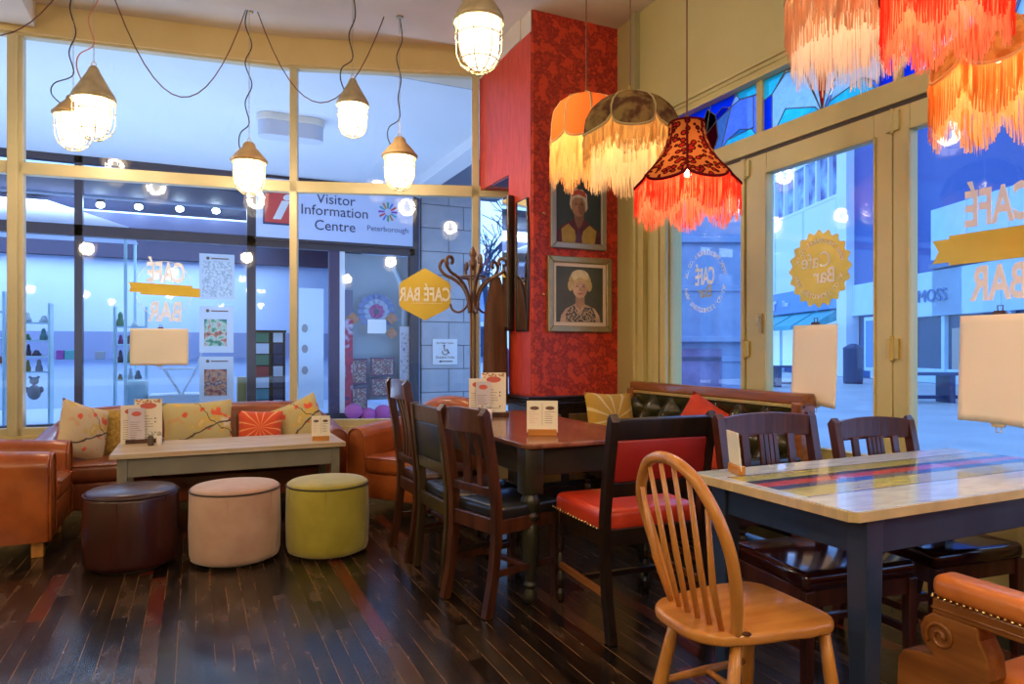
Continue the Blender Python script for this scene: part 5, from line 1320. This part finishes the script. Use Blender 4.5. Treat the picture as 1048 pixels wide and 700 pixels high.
text_mesh(MB(), 'Peterborough', .13, X(397), Zs(397, 235), False, 1.0, -.046, -.041).build('lettering', MAT.get('slate_ink') or mat('slate_ink', (.12, .16, .3), .5), t)
PC = [mat('petal_' + n_, c_, .5) for n_, c_ in (('purple', (.25, .05, .45)), ('red', (.7, .05, .06)), ('blue', (.05, .2, .7)), ('green', (.05, .35, .15)), ('orange', (.7, .25, .03)), ('teal', (.05, .4, .5)))]
for k in range(12):
    a = k * PI / 6; cx_, cz_ = X(397), Zs(397, 217)
    mb = MB(); mb.prism([(cx_ + .06 * math.cos(a - .2), cz_ + .06 * math.sin(a - .2)), (cx_ + .16 * math.cos(a - .10), cz_ + .16 * math.sin(a - .10)), (cx_ + .17 * math.cos(a + .10), cz_ + .17 * math.sin(a + .10)), (cx_ + .06 * math.cos(a + .2), cz_ + .06 * math.sin(a + .2))], -.046, -.041)
    mb.build('petal', PC[k % 6], t)
# stone wall beyond, with the disabled toilet notice
STONE = mat('pale_limestone', (.40, .42, .46), .85, 0, (.48, .49, .52), 3, bump=.3, bscale=20)
SX0 = x422 + .14; SX1 = BY(492, 300, YF).x
t = thing('stone_pier', 'pale limestone block wall right of the visitor centre', 'wall', (SX0, YF, 0))
z = 0; i = 0
while z < 5.5:
    hb_ = .42; x = 0; W_ = SX1 - SX0; cuts = [0, W_ * (.45 if i % 2 else .7), W_]
    for a, b in zip(cuts, cuts[1:]): MB().box(a + .006, -.02, z + .006, b - .006, .8, z + hb_ - .006).build('stone_block', STONE, t, bevel=.012)
    z += hb_; i += 1
MB().box(.01, 0, 0, SX1 - SX0 - .01, .78, z).build('mortar_core', mat('mortar', (.22, .22, .24), .9), t)
p, q = BY(443, 347, YF - .05), BY(468, 373, YF - .05)
t = thing('toilet_notice', 'small white notice with a wheelchair symbol and arrow on the stone wall', 'notice', (p.x, YF - .05, BY(455, 373, YF - .05).z)); w = q.x - p.x; h = p.z - q.z
MB().box(0, 0, 0, w, .02, h).build('board', WHITEV, t)
mb = MB(); c_ = w * .5
text_mesh(mb, 'Disabled Toilet', w * .125, c_, h * .28, False, 1, -.004, -.001); text_mesh(mb, 'No Public Toilets', w * .10, c_, h * .84, False, 1, -.004, -.001)
mb.prism([(w * .22, h * .12), (w * .34, h * .17), (w * .34, h * .14), (w * .80, h * .14), (w * .80, h * .10), (w * .34, h * .10), (w * .34, h * .07)], -.003, 0)
mb.tube([(c_ + .055 * math.cos(a), -.004, h * .50 + .055 * math.sin(a)) for a in [PI * .9 + k * .35 for k in range(14)]], .008, 5); mb.tube([(c_ - .02, -.004, h * .70), (c_ - .01, -.004, h * .54), (c_ + .05, -.004, h * .54), (c_ + .08, -.004, h * .43)], .009, 5); mb.ball((c_ - .02, -.004, h * .74), .018, 8, 6)
mb.build('print', INK, t)

# ================================================================ the street beyond the glazed doors
def bldg(name, label, Xc, Yc, dx, dy):
    """building face starting at camera-space (Xc, Yc) and running along (dx, dy); local -Y... faces the cafe with local +Y"""
    o = cam2room(Xc, Yc); d = cam2room(dx, dy)
    return thing(name, label, 'building', (*o, 0), math.atan2(d[1], d[0]))
NB = mat('navy_glazed_brick', (.035, .085, .30), .6, 0, (.05, .11, .36), 14, (1, 1, 3)); PB = mat('pale_blue_panel', (.42, .62, .80), .5, 0, (.48, .68, .84), 2); SHD = mat('dark_shop_window', (.02, .05, .12), .2); WPN = mat('white_wall_panel', (.66, .74, .84), .5)
t = bldg('shop_building', 'long shop building across the street with a pale fascia and glazed upper floor', 15.2, 16, -.045, 1)
MB().box(-8, -6, 0, 30, -.3, 13).build('core', NB, t)
mb = MB(); mb.box(-8, -.3, 3.95, 8.05, 0, 13); mb.build('brick_upper_wall', NB, t)
for k in range(9):
    a = -8 + k * 1.78; MB().box(a, 0, 4.3, a + 1.76, .15, 6.05).build('upper_panel', PB, t)
MB().box(-8, -.3, 3.98, 8.05, .2, 4.16).build('cornice', mat('slate_cornice', (.08, .14, .28), .5), t)
for k in range(5):
    a = -8 + k * 3.2; MB().box(a, -.2, 2.35, a + 3.18, .12, 3.92).build('shop_fascia', PB, t)
for s_, x in (('MOSS', 7.95),):
    mb = text_mesh(MB(), s_, .62, 0, 0, True, 1.0, 0, .04); o = mb.build('lettering', mat('sign_letter_' + s_.lower(), (.05, .14, .35), .5), t, loc=(x, .14 if s_ == 'HOUSE' else .14, 3.05))
MB().box(6.5, -.2, 2.35, 9.6, .12, 3.92).build('shop_fascia', PB, t)
mb = MB(); mb.box(-8, -.3, .5, 12, -.1, 2.35); mb.build('shop_window', SHD, t)
for x in (-4, -1, 2, 4.5, 7.45, 9.6): MB().box(x, -.15, 0, x + .16, .05, 2.35).build('shop_post', PB, t)
MB().box(5.2, -.12, .4, 7.2, -.04, 1.9).build('shop_door', mat('beige_door', (.35, .30, .26), .6), t)
MB().box(-8, -.3, 0, 12, .0, .5).build('stall_riser', PB, t)
MB().box(9.7, -.3, 3.9, 13.2, .0, 12).build('brick_pier', NB, t)
MB().box(10, -.25, 2.6, 13.2, .1, 3.9).build('side_fascia', PB, t); MB().box(10.2, -.1, .3, 12.4, .03, 2.5).build('side_shop_frame', PB, t); MB().box(10.35, -.04, .45, 12.25, .05, 2.35).build('side_shop_window', mat('mid_blue_window', (.10, .25, .55), .2), t)
MB().box(13.2, -.2, 0, 14.0, .35, 13).build('white_column', WPN, t)
MB().box(14.0, -.25, 4.1, 30, 0, 8.0).build('panel_wall', WPN, t)
for k in range(4): MB().box(14.6 + k * 3.2, 0, 4.2, 14.66 + k * 3.2, .03, 8).build('panel_joint', PB, t)
MB().box(14.0, -.3, 8.0, 30, -.2, 11.2).build('upper_glazing', mat('dark_upper_glazing', (.10, .08, .28), .15, 0, (.42, .60, .78), 1.2), t)
for k in range(11): MB().box(14.2 + k * 1.15, -.2, 8, 14.32 + k * 1.15, 0, 11.2).build('glazing_bar', WPN, t)
for z in (8.0, 10.2, 11.1): MB().box(14, -.2, z, 30, .02, z + .14).build('glazing_rail', WPN, t)
MB().box(14, -.3, 3.0, 30, .25, 4.1).build('far_fascia', mat('mid_blue_fascia', (.12, .28, .62), .5), t)
text_mesh(text_mesh(MB(), 'er', .95, .9, 0, True, 1.0, 0, .04, bold=1), 'The', .45, -.6, -.05, True, 1.0, 0, .04).build('lettering', WPN, t, loc=(19.8, .28, 3.55))
for k in range(6): MB().prism([(0, 2.5), (1.2, 2.1), (1.2, 2.3), (0, 3.0)], 14.4 + k * 2.2, 16.3 + k * 2.2, 'yz').build('awning', mat('teal_awning', (.05, .35, .42), .6) if k == 0 else MAT['teal_awning'], t)
MB().box(14, -.3, .3, 30, -.1, 2.9).build('far_shop_window', mat('lit_shop_window', (.50, .72, .86), .3, emit=(.45, .75, 1), est=.35), t)
for k in range(8): MB().box(14.1 + k * 2.1, -.2, 0, 14.22 + k * 2.1, 0, 2.9).build('far_shop_post', PB, t)
# bracket sign
t2 = thing('bracket_sign', 'dark iron bracket projecting from the shop front beside the MOSS fascia', 'bracket', t.location + Vector((0, 0, 0)), t.rotation_euler.z)
mb = MB(); mb.tube([(9.6, .0, 3.9), (9.6, .9, 3.9)], .05, 6); mb.tube([(9.6, .0, 3.3), (9.6, .3, 3.45), (9.6, .55, 3.85)], .035, 6); mb.build('iron_bracket', NAVY, t2)
# nearer stone corner building seen through the fixed window
t = bldg('stone_building', 'blue-grey stone corner building with a moulded ledge', 3.0, 15.5, 1, .02)
ST2 = mat('blue_grey_stone', (.20, .28, .45), .8, 0, (.26, .34, .52), 2.5)
MB().box(0, 0, 0, 2.35, 3, 9).build('wall', ST2, t)
for z, e in ((1.35, .18), (3.6, .10), (2.5, .04), (4.7, .04), (.9, .05)): MB().box(-.05, -e, z, 2.4, 0, z + .14).build('moulding', ST2, t, bevel=.02)
MB().box(.75, -.05, .1, 1.75, 0, 1.2).build('recess_panel', mat('purple_grey_panel', (.26, .22, .40), .7, 0, (.14, .12, .24), 2), t)
# distant row of shops and trees seen beside the coat stand
t = bldg('distant_shops', 'distant row of blue-grey shops far down the street', -6, 62, 1, .05)
MB().box(-10, 0, 0, 30, 5, 6.5).build('wall', mat('far_blue_wall', (.20, .28, .55), .7, 0, (.30, .40, .65), .6), t)
for k in range(8): MB().box(-9 + k * 4.6, -.3, .5, -5.6 + k * 4.6, 0, 3.0).build('shop_window', MAT['lit_shop_window'] if k % 2 else SHD, t)
MB().box(-10, -1.2, 3.2, 30, 0, 3.6).build('canopy', WPN, t)
def tree(Xc, Yc, hgt, label, seed):
    rr = random.Random(seed); t = thing('bare_tree', label, 'tree', (*cam2room(Xc, Yc), 0)); segs = []
    def br(p, d, L_, r, dep):
        q = p + d * L_; mid = p.lerp(q, .5) + Vector((rr.uniform(-.05, .05), rr.uniform(-.05, .05), 0)) * L_
        segs.append(([p, mid, q], [r, r * .85, r * .7], dep))
        if dep < 5:
            for k in range(3 if dep < 4 else 2):
                v = (d + Vector((rr.uniform(-.8, .8), rr.uniform(-.8, .8), rr.uniform(-.2, .6)))).normalized(); br(q if k else mid, v, L_ * rr.uniform(.6, .82), r * .6, dep + 1)
    br(Vector((0, 0, 0)), Vector((0, 0, 1)), hgt * .30, hgt * .018, 0)
    m1, m2 = MB(), MB()
    for P, r, dep in segs: (m1 if dep < 1 else m2).tube(P, [max(q, .012) for q in r], 5)
    BK = MAT.get('blue_bark') or mat('blue_bark', (.06, .10, .17), .9); m1.build('trunk', BK, t); m2.build('branches', BK, t)
tree(-.75, 21, 7.5, 'bare street tree seen between the coat stand and the red column', 4)
# street furniture
def street_bench(px, py, Y, label, L_=2.0, rz=0):
    p = DP(px, py, Y); t = thing('street_bench', label, 'bench', (p.x, p.y, -.02), rz)
    for k in range(4): MB().box(-L_ / 2, -.28 + k * .15, .62, L_ / 2, -.16 + k * .15, .68).build('slat', NAVY, t)
    for x in (-L_ * .35, 0, L_ * .35): MB().box(x - .06, -.25, 0, x + .06, .28, .62).build('leg', NAVY, t)
    MB().box(-L_ / 2, -.05, .08, L_ / 2, .05, .16).build('stretcher', NAVY, t)
street_bench(968, 400, 15.6, 'dark street table seen through the right-hand glazed door', 2.6, -TH)
street_bench(795, 398, 22, 'dark bench far across the street left of the hanging sheet', 2.4, -TH)
p = DP(513, 385, 30); o = MB().lathe([(.35, 0), (.38, .1), (.38, 1.1), (.30, 1.25), (.1, 1.3)], n=16).build('litter_bin', NAVY, smooth=True, loc=(p.x, p.y, -.02)); tag(o, 'dark litter bin far down the street beside the column', 'litter bin')
p = DP(873, 392, 24); o = MB().lathe([(.30, 0), (.32, .1), (.32, 1.2), (.34, 1.25), (.1, 1.4)], n=16).build('litter_bin', NAVY, smooth=True, loc=(p.x, p.y, -.02)); tag(o, 'dark litter bin across the street right of the tall hanging sheet', 'litter bin')

# the rest of the cafe's pendant lamps, over the bar and tables behind the camera
for k, (x, y, z) in enumerate([(-2.4, -1.5, 2.75), (.8, -1.9, 2.7), (-2.7, 1.7, 2.75), (2.0, -.9, 2.7), (-.7, .3, 2.85), (-3.6, 3.6, 2.7)]):
    Yc = x * SN + y * CS; Xc = x * CS - y * SN
    def at_room(px, py, Y, q=Vector((x, y, z))): return q
    keep = DP; DP = at_room
    cage_lamp(0, 0, 1, 'caged pendant lamp behind the viewer, %s' % ['over the bar', 'over the back tables', 'by the left wall', 'near the glazed doors', 'nearest the viewer', 'beside the left armchairs'][k], 'cone', CABLEB, .29, .02, energy=130)
    DP = keep
